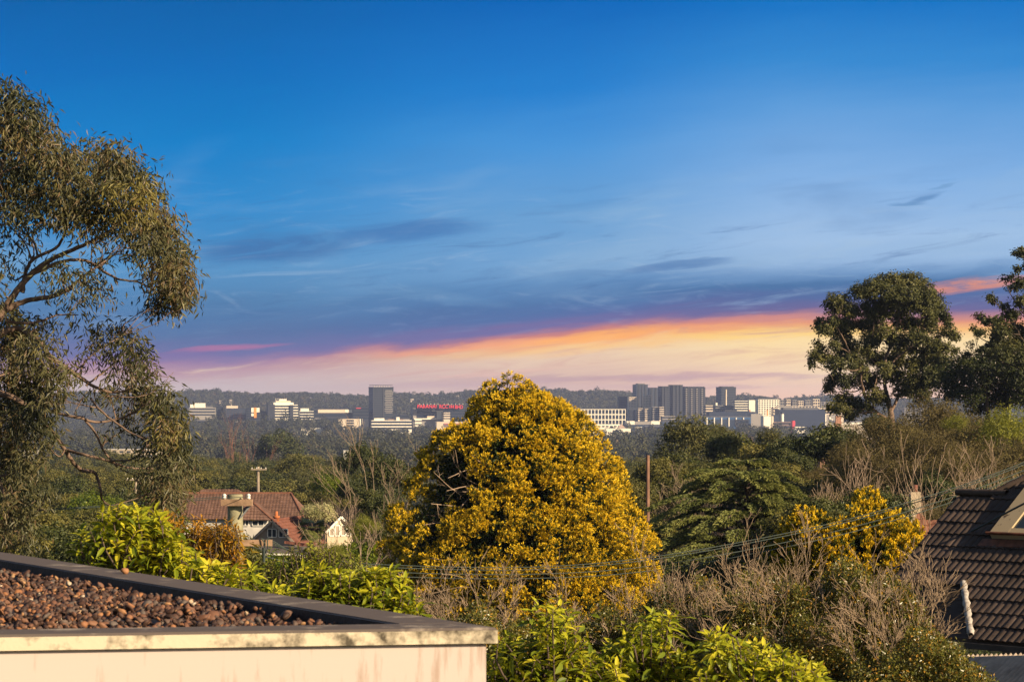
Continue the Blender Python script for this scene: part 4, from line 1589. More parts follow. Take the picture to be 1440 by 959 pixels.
for i, (a, b, t, lab, m) in enumerate([(884, 894, 576, 'short dark apartment block under the left cream grid', C_dgrey), (896, 904, 574, 'short pale apartment block between the cream grids', C_cream), (905.5, 914, 574.5, 'short pink apartment block under the right cream grid', C_cream),
                                       (916.5, 925, 572, 'short grey white apartment block, second from the wide tower', C_conc), (926, 934, 572, 'short cream banded apartment block against the wide tower', C_cream)]):
    city(lab, a, b, t, 590, mat=m, bands=6, fill=.5, inset=0, D=4330 - i * 5, depth=16, yaw=5, cat='apartment building', name='apartment_building')
# wide three-part tower
for i, (a, b, t, lab, fins) in enumerate([(926.5, 942, 544, 'left wing of the wide dark apartment tower', 2), (941, 960, 542, 'tallest middle wing of the wide dark apartment tower', 3), (959, 990.5, 544.5, 'broad right wing of the dark apartment tower with pale balcony stacks', 0)]):
    o = city(lab, a, b, t, 588, mat=C_tower if i < 2 else C_dgrey, glass=C_glass, bands=17, fill=.6, inset=0, D=4360 + i * 12, depth=24, yaw=10, cat='apartment building', name='apartment_tower', parapet=C_dgrey)
    W_, d_, h_ = o['_dims']
    for k in range(fins):
        part(o, 'fin', C_dgrey, (W_ * (-.35 + .34 * k), -d_ / 2 - .6, h_ - 24), (2.6, 1.2, 48))
    if i == 2:
        for k in range(4):
            x = W_ * (-.42 + .27 * k)
            part(o, 'fin', C_dgrey, (x + 3.4, -d_ / 2 - .7, h_ - 24), (2.8, 1.4, 48))
            for j in range(15):
                part(o, 'balcony', C_conc, (x, -d_ / 2 - 1.0, h_ - 3 - 3.0 * j), (2.6, 1.6, 1.2))
o = city('square dark tower with one pale vertical strip, right of the wide tower', 1008.5, 1035, 545, 575, mat=C_tower, glass=C_glass, bands=13, fill=.72, inset=0, D=4420, depth=26, yaw=14, cat='apartment building', name='apartment_tower', parapet=C_dgrey)
W_, d_, h_ = o['_dims']
part(o, 'fin', C_cream, (-W_ * .17, -d_ / 2 - .6, h_ - 16), (1.6, 1, 26))
extra(o, 'plant_room', C_dgrey, .15, .9, 0, 1.8, .1, .9)
# right part
o = city('pinkish white low apartments between the wide tower and the square tower', 990, 1009, 570, 585, mat=C_cream, bands=4, fill=.5, inset=0, D=4260, yaw=8, cat='apartment building', name='apartment_building')
part(o, 'stair_tower', C_white, (o['_dims'][0] * .42, -o['_dims'][1] / 2, o['_dims'][2] - 5), (2.6, 2, 18))
city('white and dark banded office in front of the square tower', 1004, 1034, 570, 586, mat=C_conc, bands=5, fill=.65, inset=0, D=4200, yaw=6)
o = city('banded white office with a bright blank end wall', 1031, 1061, 563.5, 587, mat=C_white, bands=7, fill=.6, inset=0, D=4180, depth=22, yaw=6)
W_, d_, h_ = o['_dims']
part(o, 'end_wall', C_white, (W_ * .37, -d_ / 2 - .5, h_ - 11), (W_ * .32, 1.6, 24)); part(o, 'end_wall', cmat('salmon_render', (.6, .3, .2)), (W_ * .26, -d_ / 2 - .9, h_ - 18), (W_ * .07, 1.6, 10))
city('white gridded apartment block right of the bright blank wall', 1064.5, 1096, 561.5, 586, mat=C_white, bands=8, cols=8, gap=.5, fill=.5, D=4230, depth=22, yaw=5, cat='apartment building', name='apartment_building')
city('small cream annex at the foot of the white gridded block', 1086, 1094, 573, 586, mat=C_cream, bands=3, fill=.4, D=4190, yaw=5)
for i, (a, b, t, lab) in enumerate([(1094, 1103, 562, 'far pale slab behind the gridded block, first of the row'), (1104, 1112, 561.5, 'far pale frame building, second of the row'), (1113, 1121, 562.5, 'far pale frame building, third of the row'), (1121, 1130, 563.5, 'far cream slab, fourth of the row'),
                                    (1131, 1141, 562.5, 'far pale frame building in the middle of the row'), (1142, 1153, 561, 'far pale building with taller end wall, beside the gum tree'), (1153, 1172, 565, 'far grey terrace nearest the gum tree'), (1174, 1192, 563, 'far pale block behind the left edge of the gum crown')]):
    city(lab, a, b, t, 573, mat=C_cream if i % 2 else C_conc, bands=3, cols=3, gap=.6, fill=.6, D=4500, depth=18, yaw=4, cat='apartment building', name='apartment_building')
o = city('big blank blue grey box behind the red panel', 1094, 1161, 576, 601, mat=C_navy, bands=0, D=4100, depth=50, yaw=3, name='warehouse', cat='warehouse')
extra(o, 'roof_terrace', C_grey, .1, .85, 0, 3, .2, .7)
for k in range(9):
    extra(o, 'vent', C_cream, .3 + .07 * k, .32 + .07 * k, 3, 1.6, .3, .4)
extra(o, 'roof_edge', C_conc, .02, .5, 3.0, 2.2, .7, .9)
o = city('grey roofed dark office in front of the square tower', 995, 1062, 579, 590, mat=C_navy, D=4110, depth=36, yaw=4)
extra(o, 'plant_room', C_dgrey, .35, .62, 0, 3, .2, .7)
o = city('blue glass office with pale pillars behind the dark tree crown', 990, 1056, 586.5, 602, mat=C_blue, glass=C_glass2, bands=1, fill=.7, inset=.05, D=4050, depth=30, yaw=3, parapet=C_grey)
W_, d_, h_ = o['_dims']
for k in range(6):
    part(o, 'pillar', C_white, (-W_ * .46 + W_ * .16 * k, -d_ / 2 - .8, h_ - 7), (1.5, 1, 13))
city('grey concrete block left of the bright cream block', 1054, 1072, 582, 600, mat=C_conc, D=4070, depth=20, yaw=6)
o = city('bright cream blank block in front of the white gridded apartments', 1071, 1088, 585, 601, mat=C_white, D=4020, depth=16, yaw=10, name='warehouse', cat='warehouse')
part(o, 'end_wall', C_cream, (o['_dims'][0] * .38, -o['_dims'][1] / 2 - .3, o['_dims'][2] - 8), (o['_dims'][0] * .2, .8, 16))
o = empty('chimney_stack', (px_(1079, 4090), 4090, pz(600, 4090)), 'thin orange stack behind the bright cream block', 'chimney')
q = QB(); c = np.array([px_(1079, 4090), 4090, 0]); q.tube([c + UP * pz(600, 4090), c + UP * pz(577, 4090)], [1.1, .9], 10)
put('shaft', q.mesh('shaft', C_orange, True), o)
q = QB(); q.box(c + UP * pz(576.8, 4090), (2.6, 2.6, .6))
put('rim', q.mesh('rim', C_orange), o)
o = empty('silo', (px_(1100, 4080), 4080, pz(602, 4080)), 'slim cream silo with dark cap in front of the blue grey box', 'silo')
q = QB(); c = np.array([px_(1100, 4080), 4080, 0]); q.tube([c + UP * pz(602, 4080), c + UP * pz(582, 4080)], [2.3, 2.3], 14)
put('shaft', q.mesh('shaft', C_white, True), o)
q = QB(); q.tube([c + UP * pz(582, 4080), c + UP * pz(580.5, 4080), c + UP * pz(578.8, 4080), c + UP * pz(578.6, 4080)], [2.5, 2.5, 1.6, .05], 14)
put('cap', q.mesh('cap', C_dgrey, True), o)
o = city('low brownish office with dark roof box between silo and cream block', 1084, 1114, 593, 602, mat=C_brown, D=4030, bands=2, fill=.4, yaw=4)
extra(o, 'plant_room', C_navy, .05, .4, 0, 10, .3, .7)
city('red painted panel wall beside the big blue grey box', 1113, 1118.3, 591.5, 603, mat=C_red, D=4000, depth=10, yaw=8, name='panel_wall', cat='wall')
city('low pale building at the foot of the red panel', 1117, 1134, 600, 604, mat=C_white, D=3980, depth=14, yaw=4, bands=1, cols=5, fill=.3)
o = city('silver patterned cube at the right end of the blue grey box', 1161, 1175, 583, 602, mat=C_conc, D=4060, depth=16, yaw=5)
W_, d_, h_ = o['_dims']
rg = np.random.default_rng(4)
for k in range(9):
    part(o, 'facet', C_white if k % 2 else C_grey, (rg.uniform(-.4, .4) * W_, -d_ / 2 - .2 - .1 * k, h_ - rg.uniform(2, 16)), (rg.uniform(.1, .25) * W_, .4, rg.uniform(1.5, 4)))
part(o, 'pillar', C_white, (-W_ * .6, -d_ / 2, h_ - 8), (1.6, 1.6, 17))
city('pale low building behind the chimney at the foot of the gum', 1176, 1215, 594, 600, mat=C_white, D=3960, depth=14, yaw=4, bands=1, cols=8, fill=.3)
for i, (px, w, D_, lab) in enumerate([(308, 5, 5200, 'small pale house on the far wooded hillside, above the narrow dark office'), (322, 4, 5300, 'small pale house on the far wooded hillside, right of the other'), (577, 5, 5200, 'pale house on the far hill behind the red lettering'), (640, 5, 5300, 'pale house on the far hill right of the red lettering')]):
    y = [563, 562, 561, 556][i]
    D_ = min(range(4750, 6250, 20), key=lambda d: abs(float(hill_z(np.array(px_(px, d)), np.array(float(d)))) + 10.5 - pz(y + 2, d)))
    o = city(lab, px, px + w, y, y + 3, mat=C_cream, D=D_, depth=8, bands=1, cols=2, fill=.4, name='cottage', cat='house', yaw=5)
for (a, b, t, D_, m, bn, lab) in [(268, 290, 590, 4010, C_grey, 2, 'low grey block among trees below the white plant room office'), (330, 347, 592, 3980, C_conc, 2, 'low pale block among trees left below the orange sign panel'), (366, 378, 578, 4240, C_dgrey, 4, 'slim dark block left of the stepped white roofs'), (398, 418, 592, 4000, C_dgrey, 2, 'low dark block below the stepped white roofs'),
                                  (441, 452, 588, 4120, C_conc, 3, 'small pale block below the beige fascia'), (500, 516, 577, 4330, C_dgrey, 5, 'dark slab close left of the lone tall tower'), (553, 574, 583, 4300, C_dgrey, 3, 'dark low slab close right of the lone tall tower'), (556, 576, 589, 4140, C_conc, 2, 'pale low slab right of the lone tall tower'),
                                  (930, 950, 585, 4280, C_conc, 3, 'pale low block under the wide dark apartment tower'), (948, 985, 590, 4180, C_dgrey, 3, 'dark low block under the wide dark apartment tower'), (986, 1000, 590, 4130, C_cream, 2, 'cream low block between dark tree crown and blue office'), (1036, 1052, 590, 4010, C_dgrey, 2, 'dark low block in front of the pillars of the blue office'),
                                  (1120, 1150, 571, 4420, C_conc, 3, 'long pale block on the roofline behind the blue grey box'), (1150, 1178, 574, 4400, C_cream, 3, 'cream block behind the right end of the blue grey box'), (1188, 1212, 580, 4300, C_grey, 4, 'grey block seen through the lower branches of the big gum'), (1270, 1300, 574, 4300, C_conc, 4, 'pale block seen between the big gum and the dark tree')]:
    city(lab, a, b, t, t + 12, mat=m, bands=bn, fill=.5, D=D_, depth=16, yaw=5, inset=0.02)
for o in list(bpy.data.objects):
    if '_dims' in o: del o['_dims']
# ------------------------------------------------------------------ vegetation: materials
L_gum = tint_mat('gum_leaf', [(0.0, (0.045, 0.05, 0.022)), (0.4, (0.085, 0.085, 0.034)), (0.65, (0.12, 0.11, 0.048)), (0.82, (0.15, 0.095, 0.05)), (1.0, (0.18, 0.155, 0.04))], .2, .5, .4)
L_gum2 = tint_mat('dense_gum_leaf', [(0.0, (0.03, 0.038, 0.013)), (0.5, (0.085, 0.09, 0.026)), (1.0, (0.17, 0.155, 0.042))], .2, .55)
L_olive = tint_mat('olive_leaf', [(0.0, (0.045, 0.052, 0.013)), (0.5, (0.115, 0.112, 0.024)), (1.0, (0.20, 0.17, 0.036))], .2, .6)
L_dark = tint_mat('dark_leaf', [(0.0, (0.022, 0.032, 0.009)), (0.5, (0.055, 0.07, 0.017)), (1.0, (0.115, 0.115, 0.028))], .18, .55)
L_brown = tint_mat('russet_needle', [(0.0, (0.055, 0.045, 0.016)), (0.5, (0.12, 0.092, 0.032)), (1.0, (0.19, 0.155, 0.048))], .2, .7)
L_gold = tint_mat('golden_scale_leaf', [(0.0, (0.015, 0.028, 0.005)), (0.38, (0.05, 0.072, 0.007)), (0.6, (0.28, 0.21, 0.008)), (0.8, (0.76, 0.50, 0.012)), (1.0, (0.86, 0.61, 0.03))], .16, .6, .25)
L_cedar = tint_mat('cedar_needle', [(0.0, (0.04, 0.056, 0.015)), (0.5, (0.15, 0.17, 0.04)), (1.0, (0.32, 0.31, 0.08))], .2, .6)
L_bright = tint_mat('bright_green_leaf', [(0.0, (0.05, 0.085, 0.010)), (0.5, (0.19, 0.23, 0.012)), (0.8, (0.42, 0.41, 0.018)), (1.0, (0.58, 0.50, 0.03))], .3, .5, .3)
L_orange = tint_mat('amber_leaf', [(0.0, (0.10, 0.09, 0.012)), (0.5, (0.28, 0.19, 0.015)), (1.0, (0.52, 0.24, 0.02))], .3, .5)
L_shrub = tint_mat('small_shrub_leaf', [(0.0, (0.045, 0.055, 0.010)), (0.5, (0.11, 0.115, 0.02)), (0.88, (0.20, 0.17, 0.03)), (1.0, (0.40, 0.22, 0.03))], .2, .35, .5)
L_lime = tint_mat('lime_leaf', [(0.0, (0.10, 0.13, 0.015)), (0.5, (0.22, 0.23, 0.025)), (1.0, (0.36, 0.34, 0.05))], .3, .5)
L_flower = tint_mat('pale_blossom', [(0.0, (0.10, 0.12, 0.03)), (0.4, (0.30, 0.30, 0.12)), (1.0, (0.55, 0.50, 0.26))], .2, .7)
L_palm = tint_mat('palm_frond', [(0.0, (0.08, 0.10, 0.025)), (1.0, (0.26, 0.26, 0.08))], .2, .45)
L_far = tint_mat('far_wood_leaf', [(0.0, (0.022, 0.028, 0.012)), (0.45, (0.05, 0.054, 0.02)), (0.75, (0.082, 0.074, 0.028)), (1.0, (0.12, 0.085, 0.045))], .15, .7)
B_gum = plain('gum_bark', (0.17, 0.115, 0.085), 0.8, 0.2, 0.35, 6, 0.3)
B_dark = plain('dark_bark', (0.09, 0.065, 0.05), 0.85, 0.2, 0.3, 5, 0.3)
B_pale = plain('pale_bare_bark', (0.31, 0.225, 0.16), 0.8, 0.2, 0.3, 4)
B_twig = plain('grey_pink_twig', (0.27, 0.195, 0.13), 0.8, 0.2, 0.3, 6)
B_red = plain('reddish_bark', (0.26, 0.12, 0.085), 0.85, 0.2, 0.3, 3)


def nearest_on(limbs, p):
    best = None
    for L in limbs:
        d = np.linalg.norm(L[:, :3] - p, axis=1) + np.maximum(0, L[:, 2] - p[2] + .2) * 1.5
        i = int(d.argmin())
        if best is None or d[i] < best[0]:
            best = (d[i], L[i])
    return best[1]


def hand_tree(name, label, cat, D, base_px, clumps, limbs, leafmat, bark, L, W, dens, droop, depth, seed, tint, jit=.5, twig=6, rad_px=1.0, spread=.8, shell=.35, twig_r=.012, dscale=.55, up=.2, group=None, sub=3, out=.8, squash=1.0):
    """tree set out limb by limb; clumps = (px, py, rx, ry[, density]) seen from the house, at distance D"""
    rng = np.random.default_rng(seed)
    s = D / F
    b = P(base_px, 0, D)
    b[2] = ground_z(b[0], D)
    o = empty(name, b, label, cat, group)
    LB_ = []
    qb = QB()
    for li, pts in enumerate(limbs):
        n = len(pts)
        # each limb wanders in depth, starting where the parent is
        off = np.cumsum(rng.normal(0, depth * .16, n))
        off -= off[0]
        p3 = np.array([P(x, y, D + (0 if li == 0 else f)) for (x, y, r), f in zip(pts, off)])
        if li > 0:
            j = nearest_on(LB_, p3[0])
            p3 += (j[:3] - p3[0]) * np.linspace(1, .15, n)[:, None] * np.array([0.4, 1, .4])
        rr = np.array([r * s * rad_px for _, _, r in pts])
        m = max(6, n * 5)
        sp = spline(np.column_stack([p3, rr]), m)
        sp[:, :3] += np.column_stack([rng.normal(0, .35 * s, m), rng.normal(0, .35 * s, m), rng.normal(0, .35 * s, m)])
        qb.tube(sp[:, :3], np.maximum(sp[:, 3], .004), 8)
        LB_.append(sp)
    C, Rd, N_ = [], [], []
    main = list(LB_)
    for c in clumps:
        dn = c[4] if len(c) > 4 else 1.0
        dy = rng.uniform(-1, 1) * depth
        p = P(c[0], c[1], D + dy)
        C.append(p)
        rx, rz = c[2] * s, c[3] * s
        Rd.append((rx, (rx + rz) * dscale, rz))
        N_.append(int(max(12, c[2] * c[3] * dens * dn)))
        # limb to the clump and a few sub-branches in it
        j = nearest_on(main, p)
        st = j[:3]
        ln = np.linalg.norm(p - st)
        mid = (st + p) / 2 + rng.normal(size=3) * ln * .10 - UP * ln * .04
        r0 = min(j[3] * .6, .006 * ln + twig_r * 1.6) + .002
        sp = spline([st, mid, p], 9)
        qb.tube(sp, np.linspace(r0, twig_r * .7, 9), 5)
        LB_.append(np.column_stack([sp, np.linspace(r0, twig_r * .7, 9)]))
        for k in range(sub):
            e = p + rand_unit(1, rng)[0] * np.array(Rd[-1]) * .85
            a = sp[rng.integers(4, 9)]
            mm = (a + e) / 2 + rng.normal(size=3) * .06 * np.linalg.norm(e - a)
            qb.tube(spline([a, mm, e], 6), np.linspace(twig_r * .7, twig_r * .25, 6), 4)
    put('trunk', qb.mesh('trunk', bark, True), o)
    q = QB()
    clump_leaves(q, rng, np.array(C), np.array(Rd), N_, L, W, droop, out, shell, tint, twig, spread, up, jit)
    put('crown', q.mesh('crown', leafmat, tint=True), o)
    return o


# ------------------------------------------------------------------ weeping gum on the left
cl = [(10, 132, 22, 20), (38, 160, 32, 26), (20, 185, 36, 34), (56, 188, 24, 22), (82, 222, 26, 22), (50, 225, 50, 34), (104, 232, 36, 30), (138, 212, 24, 18), (160, 218, 24, 18), (178, 240, 28, 26), (150, 246, 32, 26), (204, 262, 26, 26), (190, 282, 34, 28),
      (142, 272, 36, 26), (98, 268, 40, 28), (55, 272, 40, 26), (18, 250, 32, 36), (118, 302, 40, 20), (160, 304, 36, 22), (206, 310, 34, 28), (232, 318, 24, 28), (236, 348, 24, 24), (216, 344, 30, 22), (250, 362, 20, 26), (258, 388, 16, 24), (240, 392, 24, 24), (250, 414, 20, 22), (232, 420, 22, 20), (216, 428, 12, 12), (262, 410, 11, 24),
      (178, 334, 30, 14, .8), (80, 302, 36, 20, .8), (36, 302, 30, 20, .7), (16, 288, 22, 24, .6), (14, 318, 18, 18, .5), (40, 336, 20, 14, .5), (130, 332, 26, 14, .5), (226, 376, 22, 20, .7), (212, 392, 18, 10, .6), (190, 360, 22, 10, .5),
      (88, 392, 30, 26, 0.36), (124, 396, 28, 24, 0.39), (146, 410, 16, 20, 0.33), (108, 424, 28, 14, 0.33), (76, 372, 20, 16, 0.26), (64, 408, 16, 12, 0.26), (10, 372, 14, 18, 0.33), (34, 372, 16, 14, 0.26), (140, 372, 22, 12, 0.26),
      (-22, 180, 34, 60), (-30, 280, 34, 60), (-28, 400, 34, 60, .6),
      (10, 448, 22, 26), (34, 464, 28, 26), (14, 486, 30, 28), (50, 496, 32, 28), (20, 524, 34, 26), (64, 526, 24, 24), (40, 552, 36, 26), (74, 556, 20, 22), (10, 566, 26, 30), (46, 586, 30, 24), (20, 606, 36, 28), (58, 616, 22, 16), (12, 640, 26, 28), (38, 648, 20, 22), (10, 676, 24, 28), (36, 682, 16, 22), (12, 712, 22, 26), (34, 726, 16, 22), (10, 748, 20, 26), (66, 694, 12, 14, .8), (40, 760, 16, 14, .8),
      (66, 454, 16, 10, 0.51), (106, 454, 10, 8, 0.51), (138, 462, 18, 12, 0.71), (172, 466, 22, 14, 0.81), (186, 480, 16, 14, 0.81), (158, 488, 22, 12, 0.71), (190, 500, 16, 16, 0.81), (196, 522, 18, 16, 0.81), (204, 512, 12, 14, 0.91), (176, 510, 22, 12, 0.61), (88, 522, 16, 16, 0.91), (96, 534, 10, 12, 0.81), (130, 484, 16, 12, 0.51),
      (166, 532, 26, 14, 0.46), (150, 552, 30, 14, 0.35), (186, 552, 26, 18, 0.61), (206, 546, 14, 18, 0.91), (120, 506, 24, 12, 0.30), (118, 556, 26, 14, 0.25), (180, 580, 24, 14, 0.41), (150, 612, 12, 8, 0.41), (180, 600, 22, 14, 0.35),
      (214, 558, 18, 18), (232, 560, 16, 20), (226, 582, 20, 18), (244, 584, 16, 22), (236, 606, 20, 20), (252, 616, 14, 24), (224, 628, 20, 18, .8), (244, 640, 18, 24), (256, 654, 12, 26), (230, 660, 22, 20), (246, 676, 18, 22), (222, 682, 20, 18), (236, 700, 20, 20), (216, 706, 14, 20), (232, 722, 14, 18), (218, 734, 10, 16), (256, 690, 9, 18), (200, 640, 18, 14, .5), (196, 664, 18, 12, .5), (208, 612, 14, 14, .5)]
lm = [[(-75, 1250, 26), (-66, 900, 21), (-58, 700, 17), (-38, 560, 13), (-14, 470, 9), (8, 432, 6.5), (28, 404, 5.5), (50, 380, 5), (78, 362, 4.2), (106, 350, 3.6), (140, 334, 3), (166, 316, 2)],
      [(8, 432, 6.5), (40, 418, 4.6), (75, 413, 4.2), (98, 403, 3.2), (122, 384, 2.2), (150, 366, 1.2)],
      [(28, 404, 4), (32, 380, 3.2), (44, 360, 3), (78, 344, 2.6), (92, 318, 2), (104, 280, 1.4)],
      [(50, 380, 3.6), (96, 362, 2.8), (128, 364, 2.6), (165, 388, 2), (196, 395, 1.6), (224, 410, 1)],
      [(-14, 470, 7), (20, 456, 5), (38, 460, 4.6), (60, 478, 4.4), (70, 494, 4.2), (94, 513, 3.8), (118, 530, 3.2), (136, 542, 2.6), (160, 550, 2), (186, 546, 1.2)],
      [(8, 444, 3), (36, 448, 2.2), (58, 446, 1.9), (80, 440, 1.5), (110, 442, .9)],
      [(-38, 560, 8), (0, 552, 5.5), (36, 568, 4.2), (60, 590, 3.6), (84, 620, 3.6), (100, 645, 3.6), (114, 660, 3.4), (134, 665, 3), (142, 690, 2.2), (144, 702, 1.8), (156, 712, 1)],
      [(88, 628, 2.8), (122, 637, 2.4), (150, 645, 2.2), (182, 656, 1.8), (216, 658, 1.2)],
      [(60, 570, 2.6), (112, 582, 2.4), (140, 590, 2), (176, 584, 1.7), (204, 568, 1)],
      [(112, 582, 2.2), (130, 605, 2.1), (144, 632, 2), (166, 656, 1.5), (194, 671, .9)],
      [(150, 645, 1.7), (184, 641, 1.5), (206, 624, 1.1), (226, 606, .7)],
      [(136, 542, 2), (150, 566, 1.7), (186, 600, 1.6), (222, 622, 1.1)],
      [(-30, 600, 7), (-10, 640, 4), (8, 690, 3), (20, 740, 2)],
      [(118, 530, 1.9), (150, 512, 1.4), (178, 492, .9)],
      [(94, 513, 1.6), (130, 488, 1.2), (172, 470, .8)],
      [(-38, 560, 9), (-30, 420, 6.5), (-14, 300, 5), (6, 220, 3.6), (14, 160, 2)],
      [(160, 550, 1.2), (205, 552, .9), (232, 541, .7), (240, 530, .5), (246, 522, .3)]]
hand_tree('gum_tree', 'tall weeping gum tree with bare lower limbs at the left edge', 'tree', 48.0, -75, cl, lm, L_gum, B_gum, .145, .031, .70, 1.1, 1.7, 11, (.46, .22, .16), rad_px=.82, twig=6, spread=.75, shell=.15, twig_r=.009, sub=4, up=.05, out=.5)

# ------------------------------------------------------------------ gums on the right
Z = lambda L_: [(1100 + c[0] / 3.424, 340 + c[1] / 3.424, c[2] / 3.424, *([c[3] / 3.424] + list(c[4:]) if len(c) > 3 else [])) for c in L_]
cl = Z([(520, 186, 80, 34), (590, 186, 70, 34), (640, 205, 75, 45), (440, 226, 80, 40), (385, 240, 55, 40), (270, 282, 60, 34), (245, 320, 42, 34), (320, 330, 60, 30), (700, 262, 70, 55), (735, 300, 50, 50), (560, 250, 100, 40), (480, 290, 80, 36), (640, 300, 100, 44), (380, 330, 60, 34, .8), (720, 350, 50, 40),
        (182, 385, 28, 22), (176, 410, 22, 20), (168, 492, 18, 16), (210, 425, 34, 28), (300, 395, 70, 36), (245, 380, 40, 24), (410, 396, 80, 36), (470, 345, 70, 30, .8), (560, 340, 70, 36), (600, 392, 70, 34), (690, 400, 66, 44), (780, 352, 22, 30), (800, 385, 24, 30), (820, 440, 34, 28), (838, 465, 16, 12), (770, 430, 30, 22, .7), (830, 520, 18, 14),
        (160, 545, 34, 26), (140, 585, 18, 22), (195, 560, 26, 26), (190, 520, 30, 22, .8), (285, 445, 54, 34), (320, 510, 64, 40), (250, 500, 36, 24, .7), (430, 470, 66, 42), (500, 430, 60, 34, .7), (550, 470, 64, 40), (650, 455, 64, 34), (620, 510, 60, 34, .7), (720, 480, 50, 30, .7),
        (262, 590, 50, 34), (240, 560, 30, 24), (345, 580, 46, 48), (300, 545, 40, 30, .8), (450, 560, 56, 44), (400, 520, 44, 36, .7), (550, 560, 62, 44), (640, 590, 60, 50), (700, 540, 54, 44), (760, 505, 46, 34), (780, 560, 40, 40, .8), (740, 600, 54, 50),
        (235, 680, 34, 26), (260, 650, 36, 26), (220, 715, 26, 22), (315, 670, 44, 40), (420, 670, 54, 48), (380, 620, 44, 40, .8), (540, 640, 54, 46), (490, 610, 44, 40, .8), (630, 670, 56, 50), (710, 660, 60, 56), (580, 710, 54, 40, .8), (670, 730, 50, 40),
        (300, 760, 54, 40), (360, 780, 36, 30), (250, 795, 38, 26), (330, 832, 38, 26), (290, 810, 36, 26), (440, 740, 46, 40, .7), (400, 800, 36, 30, .6), (480, 760, 40, 40, .5)])
lm = [Z([(528, 1150, 24), (524, 900, 20), (522, 820, 16), (505, 740, 12), (494, 680, 10), (498, 560, 8), (536, 470, 7), (560, 380, 5), (590, 290, 3), (600, 220, 2)]),
      Z([(520, 860, 10), (430, 800, 8), (385, 700, 7), (372, 600, 6), (332, 545, 5), (296, 470, 4), (250, 380, 2.5), (245, 310, 1.5)]),
      Z([(522, 820, 9), (560, 740, 8), (592, 720, 5), (650, 660, 4), (700, 600, 2)]),
      Z([(500, 640, 7), (550, 560, 6), (620, 500, 5), (670, 420, 4), (700, 340, 3), (705, 270, 2)]),
      Z([(372, 600, 4), (420, 480, 4), (440, 380, 3), (450, 250, 2)]),
      Z([(385, 700, 4), (300, 640, 3), (240, 590, 2), (160, 560, 1.5)]),
      Z([(600, 520, 4), (700, 470, 3), (800, 440, 2)]),
      Z([(430, 800, 6), (440, 720, 4), (460, 600, 3)]), Z([(385, 700, 4), (330, 720, 3), (250, 700, 2)]),
      Z([(332, 545, 3), (250, 480, 2), (180, 400, 1.5)])]
hand_tree('gum_tree', 'large round headed gum tree standing against the sunset on the right', 'tree', 260.0, 1255, cl, lm, L_gum2, B_gum, .26, .14, 5.6, .35, 4.2, 12, (.55, .16, .16), jit=.3, twig=8, spread=.55, shell=.3, twig_r=.03, dscale=.6, up=.5, rad_px=.9, sub=2)
cl = Z([(1135, 50, 32, 15), (1150, 40, 18, 12), (1130, 130, 30, 10), (1108, 176, 20, 12), (1070, 180, 18, 10), (1148, 196, 30, 24), (1112, 218, 34, 15), (1150, 285, 40, 28), (1000, 264, 20, 11), (1022, 284, 24, 12), (1072, 312, 24, 15), (950, 358, 26, 14), (990, 382, 30, 16), (1040, 375, 38, 20), (1105, 350, 46, 28), (920, 415, 16, 10), (958, 438, 38, 14), (1055, 425, 56, 34), (1130, 425, 56, 40), (908, 494, 16, 8), (1005, 512, 46, 30), (960, 522, 28, 14), (1030, 470, 40, 24), (1100, 500, 70, 40), (890, 546, 22, 12), (1060, 540, 60, 34), (1150, 480, 50, 40),
        (1150, 560, 50, 40), (1200, 120, 50, 30), (1220, 220, 60, 40), (1230, 330, 70, 50), (1240, 450, 80, 60), (1230, 560, 80, 60), (1300, 200, 70, 50), (1320, 330, 80, 60), (1340, 470, 90, 70), (1190, 60, 40, 24)])
lm = [Z([(1190, 1250, 20), (1188, 900, 17), (1186, 700, 13), (1184, 500, 10), (1192, 350, 7), (1190, 200, 5), (1170, 80, 2)]),
      Z([(1184, 520, 6), (1130, 420, 5), (1090, 350, 3.5), (1020, 290, 2)]), Z([(1186, 600, 6), (1080, 540, 4.5), (1000, 490, 3.5), (940, 450, 2), (915, 420, 1.2)]), Z([(1186, 620, 5), (1050, 570, 4), (960, 545, 2.5), (900, 545, 1.5)]),
      Z([(1190, 380, 5), (1140, 310, 4), (1100, 250, 2.4), (1075, 190, 1.4)]), Z([(1184, 560, 5), (1260, 420, 4), (1310, 300, 3)]), Z([(1050, 440, 2.5), (1000, 400, 1.8), (950, 365, 1.2)])]
hand_tree('gum_tree', 'open branched gum tree with separate leaf tufts cut by the right edge', 'tree', 240.0, 1452, cl, lm, L_gum2, B_dark, .25, .13, 6.0, .3, 2.5, 13, (.35, .14, .14), jit=.3, twig=8, spread=.5, shell=.2, twig_r=.03, dscale=.6, up=.5, rad_px=.26 * 3.4, sub=2)
cl = Z([(850, 590, 60, 40), (800, 630, 50, 50), (930, 580, 70, 46), (1010, 575, 66, 44), (1090, 590, 80, 46), (860, 660, 80, 60), (960, 640, 80, 56), (1060, 650, 80, 60), (800, 710, 60, 60), (900, 730, 80, 50), (1000, 720, 80, 60), (1100, 710, 80, 60), (1160, 640, 60, 60), (1180, 740, 70, 60), (1060, 770, 80, 40), (940, 790, 70, 40), (1250, 650, 80, 70)])
hand_tree('dense_tree', 'dark dense tree massed between the two right hand gums', 'tree', 250.0, 1390, cl, [Z([(990, 1150, 18), (990, 900, 14), (985, 760, 9), (980, 640, 5)])], L_dark, B_dark, .28, .13, 3.4, .3, 3, 14, (.35, .14, .15), twig=8, spread=.9, shell=.35, twig_r=.03, up=.45, rad_px=.9, sub=1)


